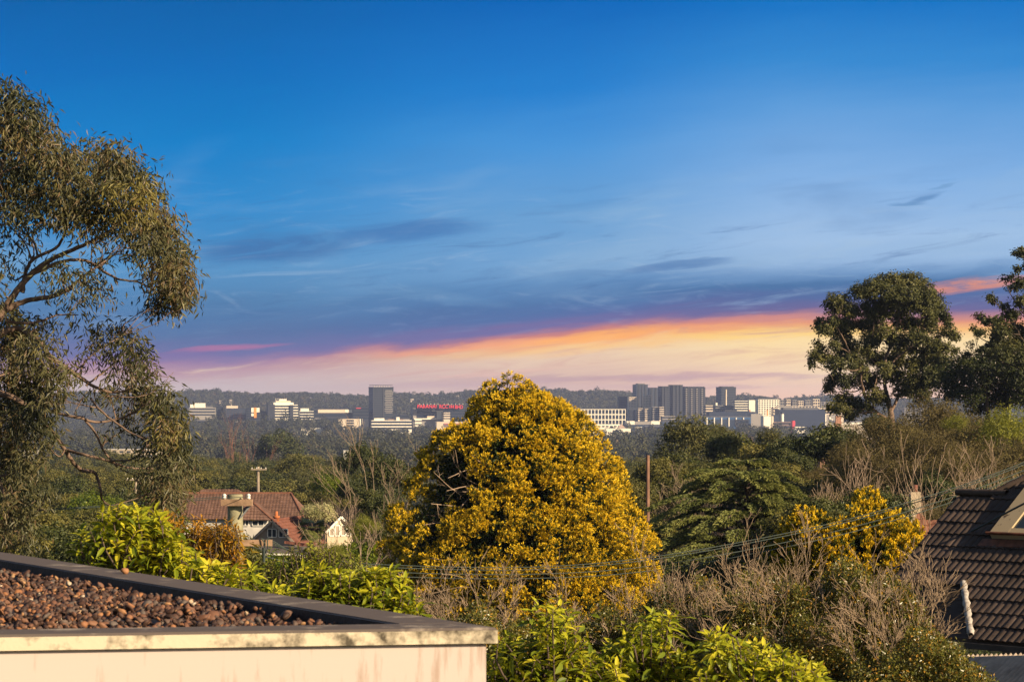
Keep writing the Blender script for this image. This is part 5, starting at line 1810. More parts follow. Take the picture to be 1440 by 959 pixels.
# ------------------------------------------------------------------ the golden cypress
def golden(label, D, prof, seed, nclump, leafL, tintmul=1.0, rag=.0, hole=None, spray=15, bend=0.75, csize=(.30, .52), depthf=.85, name='golden_cypress', mat=None, upr=.55, bed=True, plume=1.0):
    """prof = [(row, left column, right column)]"""
    rng = np.random.default_rng(seed)
    ys = np.array([p[0] for p in prof], float)
    zs = ZC + (HY - ys) / F * D
    xl = (np.array([p[1] for p in prof], float) - 720) / F * D
    xr = (np.array([p[2] for p in prof], float) - 720) / F * D
    zz = zs[::-1]
    cxf = lambda z: np.interp(z, zz, ((xl + xr) / 2)[::-1])
    rf = lambda z: np.interp(z, zz, ((xr - xl) / 2)[::-1])
    gz_ = float(ground_z(0, D))
    o = empty(name, (float(cxf(zz[0])), D, gz_), label, 'tree')
    w = np.maximum(rf(np.linspace(zz[0], zz[-1], 200)), .05)
    zc = rng.choice(np.linspace(zz[0], zz[-1], 200), nclump, p=w / w.sum()) + rng.normal(0, .03, nclump)
    th = rng.random(nclump) * 2 * math.pi
    r = rf(zc) * .965
    rad_out = 1.0 + rag - (.30 + rag) * rng.random(nclump) ** 1.3
    cr = rng.uniform(*csize, nclump) * np.clip(.55 + r / 3.2, .55, 1.15)
    rr = np.maximum(r * rad_out - cr * .45, 0.02)
    ox = np.cos(th)
    oy = np.sin(th)
    C = np.stack([cxf(zc) + rr * ox, D + rr * oy * depthf, zc], -1)
    keep = np.ones(nclump, bool)
    if hole:
        for (hx, hy, ha, hb) in hole:
            px = C[:, 0] / C[:, 1] * F + 720
            py = HY - (C[:, 2] - ZC) / C[:, 1] * F
            keep &= ~((((px - hx) / ha) ** 2 + ((py - hy) / hb) ** 2 < 1) & (C[:, 1] < D + .5))
    C, cr, th = C[keep], cr[keep], th[keep]
    n = len(C)
    outw = norm(np.stack([np.cos(th), np.sin(th), np.full(n, .25)], -1))
    # sprays on every tuft
    k = np.maximum(8, (cr / .4) ** 2 * (2.4 / leafL)).astype(int)
    idx = np.repeat(np.arange(n), k)
    u = norm(rand_unit(len(idx), rng) + outw[idx] * .75 + UP * .25)
    p0 = C[idx] + u * cr[idx][:, None] * rng.uniform(.55, 1.0, len(idx))[:, None] * np.array([1, 1, .85 * plume])
    ax = norm(u * .8 + outw[idx] * .35 + UP * upr + rng.normal(size=(len(idx), 3)) * .3)
    M = np.repeat(np.arange(len(idx)), spray)
    t = rng.random(len(M))
    side = norm(np.cross(ax[M], rng.normal(size=(len(M), 3))))
    pos = p0[M] - ax[M] * leafL * .6 + ax[M] * (t * leafL * 2.0)[:, None] + side * (rng.normal(size=len(M)) * leafL * .5 * (1.1 - t * .5))[:, None]
    d = norm(ax[M] + side * rng.normal(size=len(M))[:, None] * .7 - UP * .15 * (1 - t)[:, None])
    nr = norm(u[M] + rng.normal(size=(len(M), 3)) * .5)
    sc = rng.uniform(.7, 1.3, len(M))
    V, Q = leaf_quads(pos, d, nr, leafL * sc, leafL * .42 * sc)
    spr = rng.normal(0, .10, len(idx))[M] + rng.normal(0, .07, n)[idx][M]
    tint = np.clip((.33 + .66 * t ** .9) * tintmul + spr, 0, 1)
    q = QB()
    q.add(V, Q, tint)
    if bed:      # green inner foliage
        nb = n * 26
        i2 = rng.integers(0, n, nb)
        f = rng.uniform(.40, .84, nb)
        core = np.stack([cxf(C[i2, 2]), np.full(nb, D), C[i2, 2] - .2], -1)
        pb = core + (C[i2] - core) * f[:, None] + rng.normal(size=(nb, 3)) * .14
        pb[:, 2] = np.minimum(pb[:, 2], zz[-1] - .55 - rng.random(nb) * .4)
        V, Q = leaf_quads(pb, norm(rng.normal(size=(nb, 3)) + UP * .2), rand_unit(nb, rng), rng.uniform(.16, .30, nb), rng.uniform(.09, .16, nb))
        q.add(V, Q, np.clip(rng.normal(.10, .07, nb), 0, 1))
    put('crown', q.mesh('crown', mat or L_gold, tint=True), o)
    qb = QB()
    z0, z1 = gz_ - .2, zz[-1] - .8
    tz = np.linspace(z0, z1, 14)
    qb.tube(np.stack([cxf(tz) + .05 * np.sin(tz * 2), np.full(14, D), tz], -1), np.linspace(.30, .03, 14), 8)
    for i in rng.choice(n, min(n, 120), replace=False):
        c = C[i]
        a = np.array([float(cxf(c[2] - .6)), D, max(c[2] - .9, z0 + .3)])
        m = (a + c) / 2 - UP * .12 + rng.normal(size=3) * .12
        qb.tube(spline([a, m, c], 7), np.linspace(.045, .012, 7), 5)
    put('trunk', qb.mesh('trunk', B_dark, True), o)
    return o, cxf, rf


prof = [(530, 712, 724), (537, 690, 742), (545, 677, 752), (560, 668, 778), (572, 660, 803), (585, 654, 822), (600, 636, 836), (615, 612, 847), (630, 594, 858), (650, 586, 872), (670, 578, 884), (690, 566, 893), (705, 556, 898), (720, 545, 903), (740, 536, 915), (760, 527, 926), (780, 525, 933), (800, 527, 934), (830, 530, 932), (870, 540, 925), (905, 560, 915)]
gt, gcx, grf = golden('big golden cypress in the middle of the view, broad and pointed', 110.0, prof, 21, 1800, .078, rag=.02, csize=(.20, .38), hole=[(634, 676, 34, 32), (612, 716, 24, 22), (700, 768, 22, 10), (548, 792, 18, 16)], spray=15)
# bare dead limbs showing in the gap of the golden tree: part of it
rng = np.random.default_rng(31)
q = QB()
for (a, b, c) in [((690, 700), (662, 684), (628, 690)), ((690, 690), (650, 668), (640, 632)), ((686, 680), (664, 660), (630, 672)), ((670, 720), (640, 712), (606, 708)), ((660, 700), (628, 730), (596, 738)), ((700, 660), (676, 650), (664, 640)), ((665, 690), (640, 690), (610, 664))]:
    d0 = 110 - 2.2
    sp = spline([P(*a, d0 + 1.2), P(*b, d0 + .2), P(*c, d0 - .9)], 9)
    q.tube(sp, np.linspace(.035, .012, 9), 5)
    for k in range(3):
        i = rng.integers(3, 8)
        grow(q, rng, sp[i], norm(rng.normal(size=3) + UP * .3), .45, .012, 1, .7, .1, (2, 3))
put('dead_branch', q.mesh('dead_branch', B_pale, True), gt)

prof = [(703, 1216, 1224), (712, 1198, 1230), (722, 1178, 1242), (732, 1154, 1256), (742, 1134, 1270), (752, 1116, 1282), (764, 1102, 1290), (778, 1092, 1292), (792, 1086, 1284), (815, 1085, 1275), (850, 1090, 1270)]
golden('smaller yellow tipped cypress with upswept plumes beside the dark tiled roof', 70.0, prof, 22, 150, .078, rag=.12, hole=None, spray=26, csize=(.24, .40), tintmul=.90, upr=1.5, depthf=.8, plume=2.2)

# ------------------------------------------------------------------ layered cedar right of the golden tree
rng = np.random.default_rng(41)
D = 135.0
s = D / F
gz_ = float(ground_z(0, D))
xt = px_(1052, D)
o = empty('layered_cypress', (xt, D, gz_), 'wide dark green conifer with drooping flat layers right of the golden tree', 'tree')
q, qb = QB(), QB()
zt = pz(648, D)
qb.tube([(xt, D, gz_ - .2), (xt + .1, D, gz_ + 5), (xt - .05, D, zt - 2), (xt, D, zt - .3)], [.42, .34, .16, .04], 9)
def lim(z):
    y = HY - (z - ZC) / D * F
    return (np.interp(y, [646, 660, 680, 700, 730, 760, 800, 840], [30, 66, 110, 128, 152, 166, 172, 160]) * s, np.interp(y, [646, 660, 680, 700, 730, 760, 800, 840], [22, 48, 78, 92, 100, 104, 104, 90]) * s)
for i in range(130):
    z = zt - .15 - ((i // 9) / 14.5) ** .9 * 6.8 + rng.normal(0, .06)
    az = i * 2.399 + rng.normal(0, .2)
    ll, lr = lim(z)
    ca, sa = math.cos(az), math.sin(az)
    Lr = (lr if ca > 0 else ll)
    Lr = math.hypot(Lr * ca, min(ll, lr) * 1.0 * sa) * rng.uniform(.72, 1.08)
    pts = []
    for t in np.linspace(0, 1, 9):
        hgt = .9 * t * (1 - t) * Lr * .35 + .10 * Lr * t - .20 * Lr * max(0, t - .55) ** 1.5 * 2
        wig = .12 * math.sin(t * 5 + i)
        pts.append([xt + (ca * t - sa * wig * t * .5) * Lr, D + (sa * t + ca * wig * t * .5) * Lr, z + hgt])
    pts = np.array(pts)
    qb.tube(pts, np.linspace(.06, .012, 9), 5)
    n = int(600 * Lr / 3 + 120)
    t = rng.beta(2.4, 1.25, n)
    sp = np.array([np.interp(t, np.linspace(0, 1, 9), pts[:, k]) for k in range(3)]).T
    wdt = (.12 + .46 * np.sin(np.clip(t, 0, 1) * math.pi * .9) ** .8) * (Lr / 3.5) ** .6
    lat = rng.uniform(-1, 1, n)
    bd = np.round(lat * 5 + t * 9)                                     # sprays gather into branchlets
    off = lat * wdt
    sp += np.stack([-sa * off, ca * off, -np.abs(lat) ** 1.5 * .12 * wdt + rng.normal(0, .022, n) + .04 * np.sin(bd * 2.1)], -1)
    d = norm(np.stack([ca - sa * lat * .9, sa + ca * lat * .9, np.full(n, -.22)], -1) + rng.normal(size=(n, 3)) * .28)
    nr = norm(np.array([ca * .4, sa * .4, .9]) + rng.normal(size=(n, 3)) * .4)
    V, Q = leaf_quads(sp, d, nr, rng.uniform(.11, .21, n), rng.uniform(.05, .085, n))
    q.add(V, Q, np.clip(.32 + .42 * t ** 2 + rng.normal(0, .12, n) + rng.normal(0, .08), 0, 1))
put('trunk', qb.mesh('trunk', B_dark, True), o)
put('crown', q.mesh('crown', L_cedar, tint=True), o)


# ------------------------------------------------------------------ prototype trees of the middle distance
def bush_tree(name, seed, h, w, leafmat, bark, L, W, nleaf, tint, flat=.75, nclump=26, base=.35, droop=.2, trunk_r=.16, shell=.72, up=.45, jit=.32, rs=(.15, .24)):
    """round headed tree at the origin; returns its two meshes"""
    rng = np.random.default_rng(seed)
    C, Rd = [], []
    hc = h * (base + (1 - base) * .5)
    hz = h * (1 - base) * .5
    for i in range(nclump):
        u_ = rand_unit(1, rng)[0]
        if u_[2] < -.45: u_[2] *= -.5
        f = rng.uniform(.55, .8)
        c = np.array([u_[0] * w / 2 * f, u_[1] * w / 2 * f, hc + u_[2] * hz * f])
        r = rng.uniform(*rs) * w
        C.append(c)
        Rd.append((r, r, r * flat * min(1.1, h / w)))
    C, Rd = np.array(C), np.array(Rd)
    q = QB()
    clump_leaves(q, rng, C, Rd, [nleaf // nclump] * nclump, L, W, droop, 1.0, shell, tint, 5, .55, up, jit)
    qb = QB()
    qb.tube([(0, 0, -.5), (.05, .02, h * .2), (-.05, .05, h * .45), (0, 0, h * .75)], [trunk_r * 1.2, trunk_r, trunk_r * .7, trunk_r * .2], 8)
    for c in C:
        a = np.array([0, 0, h * rng.uniform(.2, .5)])
        m_ = (a + c) / 2 + rng.normal(size=3) * .15 * w * .3 - UP * .1
        qb.tube(spline([a, m_, c], 6), np.linspace(trunk_r * .45, trunk_r * .1, 6), 5)
    return q.mesh(name + '_crown', leafmat, tint=True), qb.mesh(name + '_trunk', bark, True)


PROTO = {}


def proto(kind, *a, **k):
    PROTO[kind] = bush_tree(kind, *a, **k)


proto('olive0', 51, 10, 9, L_olive, B_dark, .42, .24, 7000, (.5, .2, .14), flat=.55, base=.2)
proto('olive1', 52, 9, 11, L_olive, B_dark, .42, .24, 7500, (.6, .2, .14), flat=.45, nclump=32, base=.2)
proto('olive2', 53, 12, 9, L_olive, B_dark, .42, .24, 7500, (.4, .2, .14), flat=.55, nclump=30, base=.2)
proto('dark0', 54, 11, 9, L_dark, B_dark, .40, .24, 8000, (.45, .18, .14), flat=.6, base=.2)
proto('dark1', 55, 9, 10, L_dark, B_dark, .36, .22, 9000, (.55, .18, .14), flat=.55, nclump=46, base=.2, rs=(.11, .18))
proto('brown0', 56, 11, 10, L_brown, B_twig, .36, .08, 13000, (.5, .2, .16), flat=.75, nclump=38, droop=-.2, up=.5, base=.15, rs=(.11, .2))
proto('brown1', 57, 10, 11, L_brown, B_twig, .36, .08, 13000, (.6, .2, .16), flat=.7, nclump=40, droop=-.2, up=.5, base=.15, rs=(.11, .2))
proto('lime0', 58, 8, 8, L_lime, B_twig, .34, .09, 7000, (.5, .2, .18), flat=.8, nclump=24, droop=-.3, up=.6, base=.15)
proto('green0', 59, 9, 8, L_bright, B_dark, .34, .19, 7000, (.2, .12, .1), flat=.6, base=.2)
proto('gumsmall', 60, 14, 10, L_gum2, B_gum, .40, .17, 8500, (.55, .18, .15), flat=.5, nclump=34, base=.25, droop=.4)


def place_tree(kind, px, pyt, wpx, D, label, name='tree', group=None, hmin=None, rz=None, hscale=1.0):
    """a copy of a prototype whose crown top is at row pyt and whose crown is wpx columns wide, rooted in the ground at distance D"""
    cm, tm = PROTO[kind]
    x = px_(px, D)
    gz_ = float(ground_z(x, D))
    z1 = pz(pyt, D)
    dims = np.array([v.co[:] for v in (cm.vertices[i] for i in range(0, len(cm.vertices), 37))])
    wd = (np.percentile(dims[:, 0], 99) - np.percentile(dims[:, 0], 1))
    ht = np.percentile(dims[:, 2], 99.8)
    sw = wpx / F * D / wd
    sc = min(sw * 1.05 * hscale, (z1 - gz_) / ht * 1.05)          # the crown keeps its proportions, the trunk makes up the height
    o = empty(name, (x, D, gz_), label, 'tree' if 'shrub' not in name else 'shrub', group, random.random() * 6.28 if rz is None else rz)
    c = bpy.data.objects.new('crown', cm); COL.objects.link(c); c.parent = o
    c.scale = (sw, sw, sc)
    c.location = (0, 0, float(z1 - gz_ - sc * ht))
    t = bpy.data.objects.new('trunk', tm); COL.objects.link(t); t.parent = o
    t.scale = (sw, sw, float((z1 - gz_) / ht))
    return o


# named trees of the right hand slope
place_tree('gumsmall', 972, 584, 96, 300, 'tall dark gum with rounded top in front of the blue glass office', 'gum_tree')
place_tree('gumsmall', 1012, 596, 52, 305, 'smaller dark gum leaning on the tall dark gum', 'gum_tree')
place_tree('dark1', 1044, 611, 92, 262, 'smooth domed green tree behind the layered conifer, upper dome', 'dense_tree')
place_tree('olive1', 1062, 626, 120, 240, 'smooth domed green tree behind the layered conifer, lower dome', 'dense_tree')
place_tree('dark1', 972, 640, 90, 250, 'dark bush left of the smooth domed trees', 'dense_tree')
place_tree('gumsmall', 1084, 602, 48, 330, 'thin topped brownish gum in front of the bright cream block', 'gum_tree')
place_tree('dark1', 1148, 599, 110, 236, 'dense dark dome shaped tree left of the brick chimney', 'dense_tree')
place_tree('dark1', 1112, 632, 60, 226, 'round dark bush at the foot of the dome shaped tree', 'dense_tree')
place_tree('dark0', 1196, 606, 60, 232, 'dark tree right of the dense dome, below the chimney', 'dense_tree')
place_tree('olive0', 912, 660, 84, 270, 'yellow olive tree behind the plain brown pole', 'olive_tree')
place_tree('olive1', 948, 668, 80, 230, 'broad olive tree right of the plain brown pole', 'olive_tree')
place_tree('olive2', 890, 690, 70, 225, 'olive tree touching the right flank of the golden tree', 'olive_tree')
place_tree('olive1', 918, 722, 90, 190, 'low olive bush at the foot of the plain brown pole', 'olive_tree')
for (px, py, w, D, lab) in [(1242, 580, 110, 185, 'feathery brown casuarina below the big gum'), (1322, 556, 120, 190, 'tallest feathery brown casuarina right of the big gum'), (1300, 600, 110, 170, 'brown casuarina in front of the tallest one'), (1382, 580, 110, 180, 'brown casuarina against the dark mass at right'), (1432, 612, 110, 165, 'brown casuarina at the right edge above the bare trees'),
                            (1200, 622, 90, 175, 'low brown casuarina behind the left bare tree'), (1360, 628, 100, 158, 'low brown casuarina behind the right bare trees'), (1262, 640, 90, 160, 'low brown casuarina between the bare trees')]:
    place_tree('brown0' if px % 4 else 'brown1', px, py, w, D, lab, 'casuarina_tree')
place_tree('lime0', 1412, 566, 90, 172, 'bright yellow green feathery bush at right edge under the open gum', 'lime_bush')
place_tree('lime0', 1345, 580, 40, 184, 'small yellow green sprig among the brown casuarinas', 'lime_bush')
place_tree('dark0', 1232, 582, 44, 200, 'small green tree top left of the tallest casuarina', 'dense_tree')
place_tree('dark0', 1310, 664, 80, 140, 'dark green bush behind the leaning bare trunks', 'dense_tree')
place_tree('dark0', 1390, 668, 110, 135, 'dark green bush behind the roof ridge', 'dense_tree')
place_tree('dark1', 1220, 690, 120, 120, 'dark bush under the left bare tree', 'dense_tree')
place_tree('dark1', 1150, 700, 80, 118, 'dark bush between the layered conifer and the bare tree', 'dense_tree')
place_tree('dark0', 1160, 752, 120, 92, 'dark bush behind the yellow tipped cypress', 'dense_tree')
m_p = PROTO['dark0']
# trees behind and around the red roofs
for (k, px, py, w, D, lab) in [('dark0', 510, 622, 64, 300, 'dark pine like tree left of the golden tree'), ('dark0', 548, 640, 70, 210, 'dark bushy tree behind the pale bare branches'), ('green0', 462, 664, 46, 300, 'bright green tree behind the cream gabled house'), ('dark1', 530, 690, 60, 170, 'dark shaded tree at the left flank of the golden tree'), ('dark0', 500, 668, 50, 230, 'dark tree above the cream gabled house'),
                               ('dark0', 392, 604, 62, 1150, 'dark rounded tree at the valley edge below the stepped office'), ('olive2', 420, 640, 70, 520, 'olive tree in the valley left of the white houses'), ('green0', 118, 694, 44, 330, 'blue green bush behind the hanging gum limb'), ('olive1', 80, 668, 70, 380, 'yellow olive tree seen below the gum limb'),
                               ('lime0', 512, 722, 44, 150, 'pale lime shrub right of the cream gabled house'), ('lime0', 470, 760, 46, 120, 'lime shrub in front of the cream gabled house'), ('green0', 392, 776, 110, 90, 'fine leaved green bush below the veranda roof'),
                               ('dark1', 40, 740, 120, 90, 'dark bush behind the left end of the gravel roof'), ('dark1', 110, 736, 100, 110, 'dark bush beside the bright shrub on the left'), ('olive1', 70, 722, 110, 150, 'olive bush behind the dark bushes at left'), ('olive0', 130, 712, 90, 190, 'olive tree behind the bright green shrub')]:
    place_tree(k, px, py, w, D, lab, 'shrub' if 'shrub' in lab or 'bush' in lab else 'tree')

rng = np.random.default_rng(62)
for D, pyt, wpx, xs, lab, gname in [(225, 652, 60, (930, 1250), 'low dark bush in the thicket between the dome shaped tree and the bare trees', 'bushes in the right hand thicket'), (190, 668, 66, (900, 1460), 'low dark bush in the thicket between the dome shaped tree and the bare trees', 'bushes in the right hand thicket'),
                                    (160, 690, 74, (1100, 1460), 'low dark bush in the thicket between the dome shaped tree and the bare trees', 'bushes in the right hand thicket'), (128, 712, 84, (1120, 1400), 'low dark bush in the thicket between the dome shaped tree and the bare trees', 'bushes in the right hand thicket'),
                                    (124, 782, 90, (955, 1300), 'low dark bush under the wires between the two golden cypresses', 'bushes under the wires'),
                                    (310, 690, 60, (425, 545), 'bush growing around the cream gabled house', 'bushes round the gabled house'), (210, 716, 60, (520, 550), 'bush growing around the cream gabled house', 'bushes round the gabled house'), (150, 752, 60, (505, 560), 'bush growing around the cream gabled house', 'bushes round the gabled house'),
                                    (280, 690, 62, (-20, 235), 'bush below the gum branches at the far left', 'bushes below the gum branches'), (200, 712, 70, (-20, 225), 'bush below the gum branches at the far left', 'bushes below the gum branches'), (140, 736, 84, (-20, 190), 'bush below the gum branches at the far left', 'bushes below the gum branches'), (85, 758, 100, (-20, 330), 'bush below the gum branches at the far left', 'bushes below the gum branches')]:
    x = xs[0]
    while x < xs[1]:
        place_tree(rng.choice(['dark0', 'dark1', 'olive1', 'olive0', 'brown1'] if 'right' in gname else ['dark0', 'dark1', 'olive1', 'olive0', 'green0']), x, pyt + rng.normal(0, 5), wpx * rng.uniform(.9, 1.3), D * rng.uniform(.96, 1.04), lab, 'bush', gname)
        x += wpx * rng.uniform(.55, .85)

# the wooded slope beyond: individual trees, look-alikes share a label
rng = np.random.default_rng(61)
grp = {'l': ('olive and green tree in the wooded valley beyond the red roofs', 'trees in the valley beyond the red roofs'), 'm': ('green tree in the wooded hollow behind the layered conifer and brown pole', 'trees in the hollow behind the conifer')}
for D, pyt, wpx in [(980, 641, 34), (820, 645, 40), (690, 651, 46), (580, 658, 50), (490, 664, 54), (420, 671, 58), (360, 679, 62)]:
    for (xa, xb, z) in [(-20, 560, 'l'), (870, 1010, 'm')]:
        x = xa + rng.uniform(0, wpx * .6)
        while x < xb:
            if not (D < 400 and 240 < x < 440):
                k = rng.choice(['olive0', 'olive1', 'olive2', 'dark0', 'dark1', 'olive1', 'gumsmall'])
                place_tree(k, x, pyt + rng.normal(0, 3.5), wpx * rng.uniform(.85, 1.25), D * rng.uniform(.95, 1.05), grp[z][0], 'valley_tree', grp[z][1])
            x += wpx * rng.uniform(.6, .95)

# ------------------------------------------------------------------ bare trees
def bare_tree(label, px, pyt, D, seed, mat, n=5, h=None, spread=.5, r=.07, depth=4, width=1.0, kids=(2, 3), up=.16, lean=0.0, name='bare_tree', group=None):
    rng = np.random.default_rng(seed)
    x = px_(px, D)
    gz_ = float(ground_z(x, D))
    H_ = pz(pyt, D) - gz_
    o = empty(name, (x, D, gz_), label, 'tree', group)
    q = QB()
    h0 = H_ * .34
    q.tube(spline([(x, D, gz_ - .2), (x + lean * h0 * .5, D, gz_ + h0 * .5), (x + lean * h0, D, gz_ + h0)], 6), np.linspace(r * 1.5, r, 6), 7)
    for i in range(n):
        a = i / n * 6.28 + rng.random()
        d = norm(np.array([math.cos(a) * spread * width + lean, math.sin(a) * spread, rng.uniform(.7, 1.2)]))
        grow(q, rng, (x + lean * h0, D, gz_ + h0 * rng.uniform(.75, 1)), d, H_ * .30, r * .5, depth, spread, up, kids, .70, .11, 5, None, .008)
    put('branches', q.mesh('branches', mat, True), o)
    return o


bare_tree('pale bare tree left of the golden tree with upswept branches', 545, 612, 170, 71, B_pale, n=4, r=.10, depth=4, spread=.62, kids=(2, 3))
bare_tree('low pale bare shrub in front of the dark trees left of the golden tree', 508, 690, 130, 72, B_pale, n=5, r=.07, depth=4, spread=.7, kids=(2, 3))
bare_tree('reddish dead tree in the valley right of the tiny white house', 334, 596, 900, 73, B_red, n=5, r=.5, depth=4, spread=.4, kids=(2, 3))
bare_tree('bare pale tree with upright branches right of the layered conifer', 1238, 622, 140, 74, B_pale, n=4, r=.10, depth=4, spread=.75, kids=(2, 3))
bare_tree('bare tree beside the conifer with low spreading branches', 1172, 650, 132, 75, B_pale, n=4, r=.08, depth=4, spread=.75, kids=(2, 3))
bare_tree('bare orange tinted tree above the tiled ridge', 1378, 618, 130, 76, B_pale, n=4, r=.10, depth=4, spread=.68, kids=(2, 3))
bare_tree('bare tree at the right edge behind the tiled roof', 1428, 634, 124, 77, B_pale, n=4, r=.09, depth=4, spread=.75, kids=(2, 3))
bare_tree('bare tree leaning left with two straight grey trunks', 1345, 634, 118, 78, B_pale, n=3, r=.08, depth=3, spread=.35, lean=-.35)
bare_tree('small bare tree behind the mottled red roof', 1290, 672, 128, 79, B_pale, n=4, r=.07, depth=4, spread=.75, kids=(2, 3))
bare_tree('bare brownish tree inside the gaps behind the layered conifer', 968, 664, 180, 80, B_pale, n=4, r=.08, depth=4, spread=.75, kids=(2, 3))


# ------------------------------------------------------------------ garden shrubs close by
def blade(q, pos, d, nrm, L, W, curve, tint):
    """long leaf of three lengthwise segments folded along its midrib, arching over"""
    d, s = norm(d), None
    s = norm(np.cross(d, nrm))
    n2 = np.cross(s, d)
    N = len(pos)
    L, W, curve = L[:, None], W[:, None], curve[:, None]
    rows = []
    for t, w in ((0, .12), (.3, .85), (.65, .9), (1.0, .04)):
        c = pos + d * L * t - n2 * L * curve * t * t
        rows.append((c - s * W * w / 2 + n2 * W * .16 * w, c, c + s * W * w / 2 + n2 * W * .16 * w))
    V = np.stack([p for r in rows for p in r], 1)              # N,12,3
    f = []
    for r in range(3):
        for c in (0, 1):
            f.append([r * 3 + c, r * 3 + c + 1, r * 3 + c + 4, r * 3 + c + 3])
    f = np.array(f)
    Q = (np.arange(N)[:, None, None] * 12 + f[None]).reshape(-1, 4)
    q.add(V.reshape(-1, 3), Q, np.repeat(tint, 6))


def rosette_shrub(label, D, tips, seed, L=.15, W=.045, nl=12, mat=None, tintb=.55, depth=.5, fill=1.0, name='bright_shrub', inner=200, rmax=None):
    """broad-leaved shrub; tips = [(px, py, spread px, count)] shoots ending around those points"""
    rng = np.random.default_rng(seed)
    s = D / F
    P0 = []
    for (px, py, rx, ry, n) in tips:
        for i in range(n):
            a = rng.random() * 6.28
            r = math.sqrt(rng.random())
            P0.append(P(px + math.cos(a) * r * rx, py + math.sin(a) * r * ry, D + rng.uniform(-depth, depth)))
    P0 = np.array(P0)
    xm = P0[:, 0].mean()
    gz_ = float(ground_z(0, D))
    o = empty(name, (xm, D, gz_), label, 'shrub')
    q, qb = QB(), QB()
    top = P0[:, 2].max()
    for p in P0:
        b = np.array([xm + (p[0] - xm) * .45, D + (p[1] - D) * .4, p[2] - rng.uniform(.5, .9)])
        ax = norm(np.array([(p[0] - xm) * .25, rng.normal(0, .2) - .15, 1.0]) + rng.normal(size=3) * .28)
        sp = spline([b, p - ax * .25, p], 6)
        qb.tube(sp, np.linspace(.014, .005, 6), 5)
        n = nl + rng.integers(-2, 3)
        k = np.arange(n)
        ang = k * 2.4 + rng.random() * 6
        t = k / n                                                    # 0 old leaves low, 1 young leaves at the tip
        side = norm(np.cross(ax, [0.3, 1, .1]))
        fr = np.cross(ax, side)
        rad = np.cos(ang)[:, None] * side + np.sin(ang)[:, None] * fr
        el = -.05 + t * 1.0 + rng.normal(0, .15, n)
        d = norm(rad * np.cos(el)[:, None] + ax * np.sin(el)[:, None])
        pos = p + ax * ((t - 1) * .20)[:, None]
        nr = norm(ax[None] * np.cos(el)[:, None] - rad * np.sin(el)[:, None])
        Ls = L * rng.uniform(.7, 1.15, n) * (1.05 - .35 * t)
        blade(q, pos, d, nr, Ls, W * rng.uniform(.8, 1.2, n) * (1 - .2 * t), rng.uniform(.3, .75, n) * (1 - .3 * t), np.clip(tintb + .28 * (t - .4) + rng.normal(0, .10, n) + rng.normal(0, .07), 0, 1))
    # older leaves inside
    ni = inner
    i = rng.integers(0, len(P0), ni)
    pos = P0[i] - UP * rng.uniform(.1, .8, ni)[:, None] + rng.normal(size=(ni, 3)) * np.array([.14, .22, .1])
    d = norm(rng.normal(size=(ni, 3)) * np.array([1, 1, .45]))
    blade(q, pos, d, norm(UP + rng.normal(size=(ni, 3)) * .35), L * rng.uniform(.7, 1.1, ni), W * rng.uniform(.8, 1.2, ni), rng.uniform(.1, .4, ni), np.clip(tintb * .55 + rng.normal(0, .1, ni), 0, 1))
    for k in range(7):
        p = P0[rng.integers(len(P0))]
        qb.tube(spline([(xm + rng.normal(0, .1), D + rng.normal(0, .1), gz_), ((xm + p[0]) / 2 + rng.normal(0, .1), D, (gz_ + p[2]) / 2), p - UP * .4], 8), np.linspace(.03, .01, 8), 6)
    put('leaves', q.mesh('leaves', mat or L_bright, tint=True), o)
    put('stems', qb.mesh('stems', B_dark, True), o)
    return o


rosette_shrub('bright yellow green broad leaved shrub behind the left of the gravel roof', 30.0, [(180, 722, 46, 14, 34), (160, 760, 60, 22, 30), (205, 766, 50, 26, 50), (235, 782, 46, 22, 46), (180, 796, 60, 22, 40), (215, 742, 24, 16, 16), (255, 800, 50, 18, 36), (305, 806, 40, 14, 24)], 81, L=.17, W=.055, nl=12, inner=1600, tintb=.72)
rosette_shrub('amber tinged fine leaved shrub in front of the thick pole', 34.0, [(270, 750, 46, 26, 70), (305, 772, 34, 34, 80), (262, 782, 46, 22, 50), (235, 732, 20, 12, 14), (322, 744, 14, 14, 14), (325, 800, 24, 16, 24)], 82, L=.13, W=.03, nl=12, mat=L_orange, tintb=.72, inner=1400)
rosette_shrub('low bright green shrub along the middle of the roof edge', 31.0, [(455, 800, 30, 12, 14), (480, 816, 50, 14, 40), (530, 820, 44, 22, 60), (545, 848, 40, 18, 30), (430, 830, 50, 16, 24), (500, 846, 50, 16, 34), (390, 832, 26, 10, 10), (352, 806, 20, 12, 8)], 83, L=.17, W=.055, nl=12, inner=1500, tintb=.62)
rosette_shrub('mixed lime shrub between the pole and the low bright shrub', 45.0, [(440, 782, 40, 22, 80), (410, 800, 40, 18, 60), (470, 790, 40, 20, 60), (385, 812, 40, 14, 40)], 84, L=.10, W=.035, nl=10, mat=L_lime, tintb=.5, inner=1500)
rosette_shrub('bright green shrub beside the corner of the cream wall', 26.0, [(775, 848, 18, 14, 9), (780, 880, 26, 24, 18), (740, 905, 44, 22, 22), (800, 912, 40, 22, 28), (760, 940, 70, 22, 52), (730, 955, 50, 16, 30), (840, 945, 40, 18, 34), (800, 965, 90, 16, 60)], 85, L=.14, W=.05, nl=12, inner=1600, tintb=.66)
rosette_shrub('bright green shrub with one tall shoot in the bottom middle', 26.5, [(935, 868, 24, 12, 9), (910, 882, 34, 14, 12), (890, 916, 40, 20, 28), (920, 932, 60, 24, 56), (870, 945, 46, 20, 40), (960, 952, 50, 16, 30), (910, 965, 90, 14, 50)], 86, L=.14, W=.05, nl=12, inner=1500, tintb=.66)
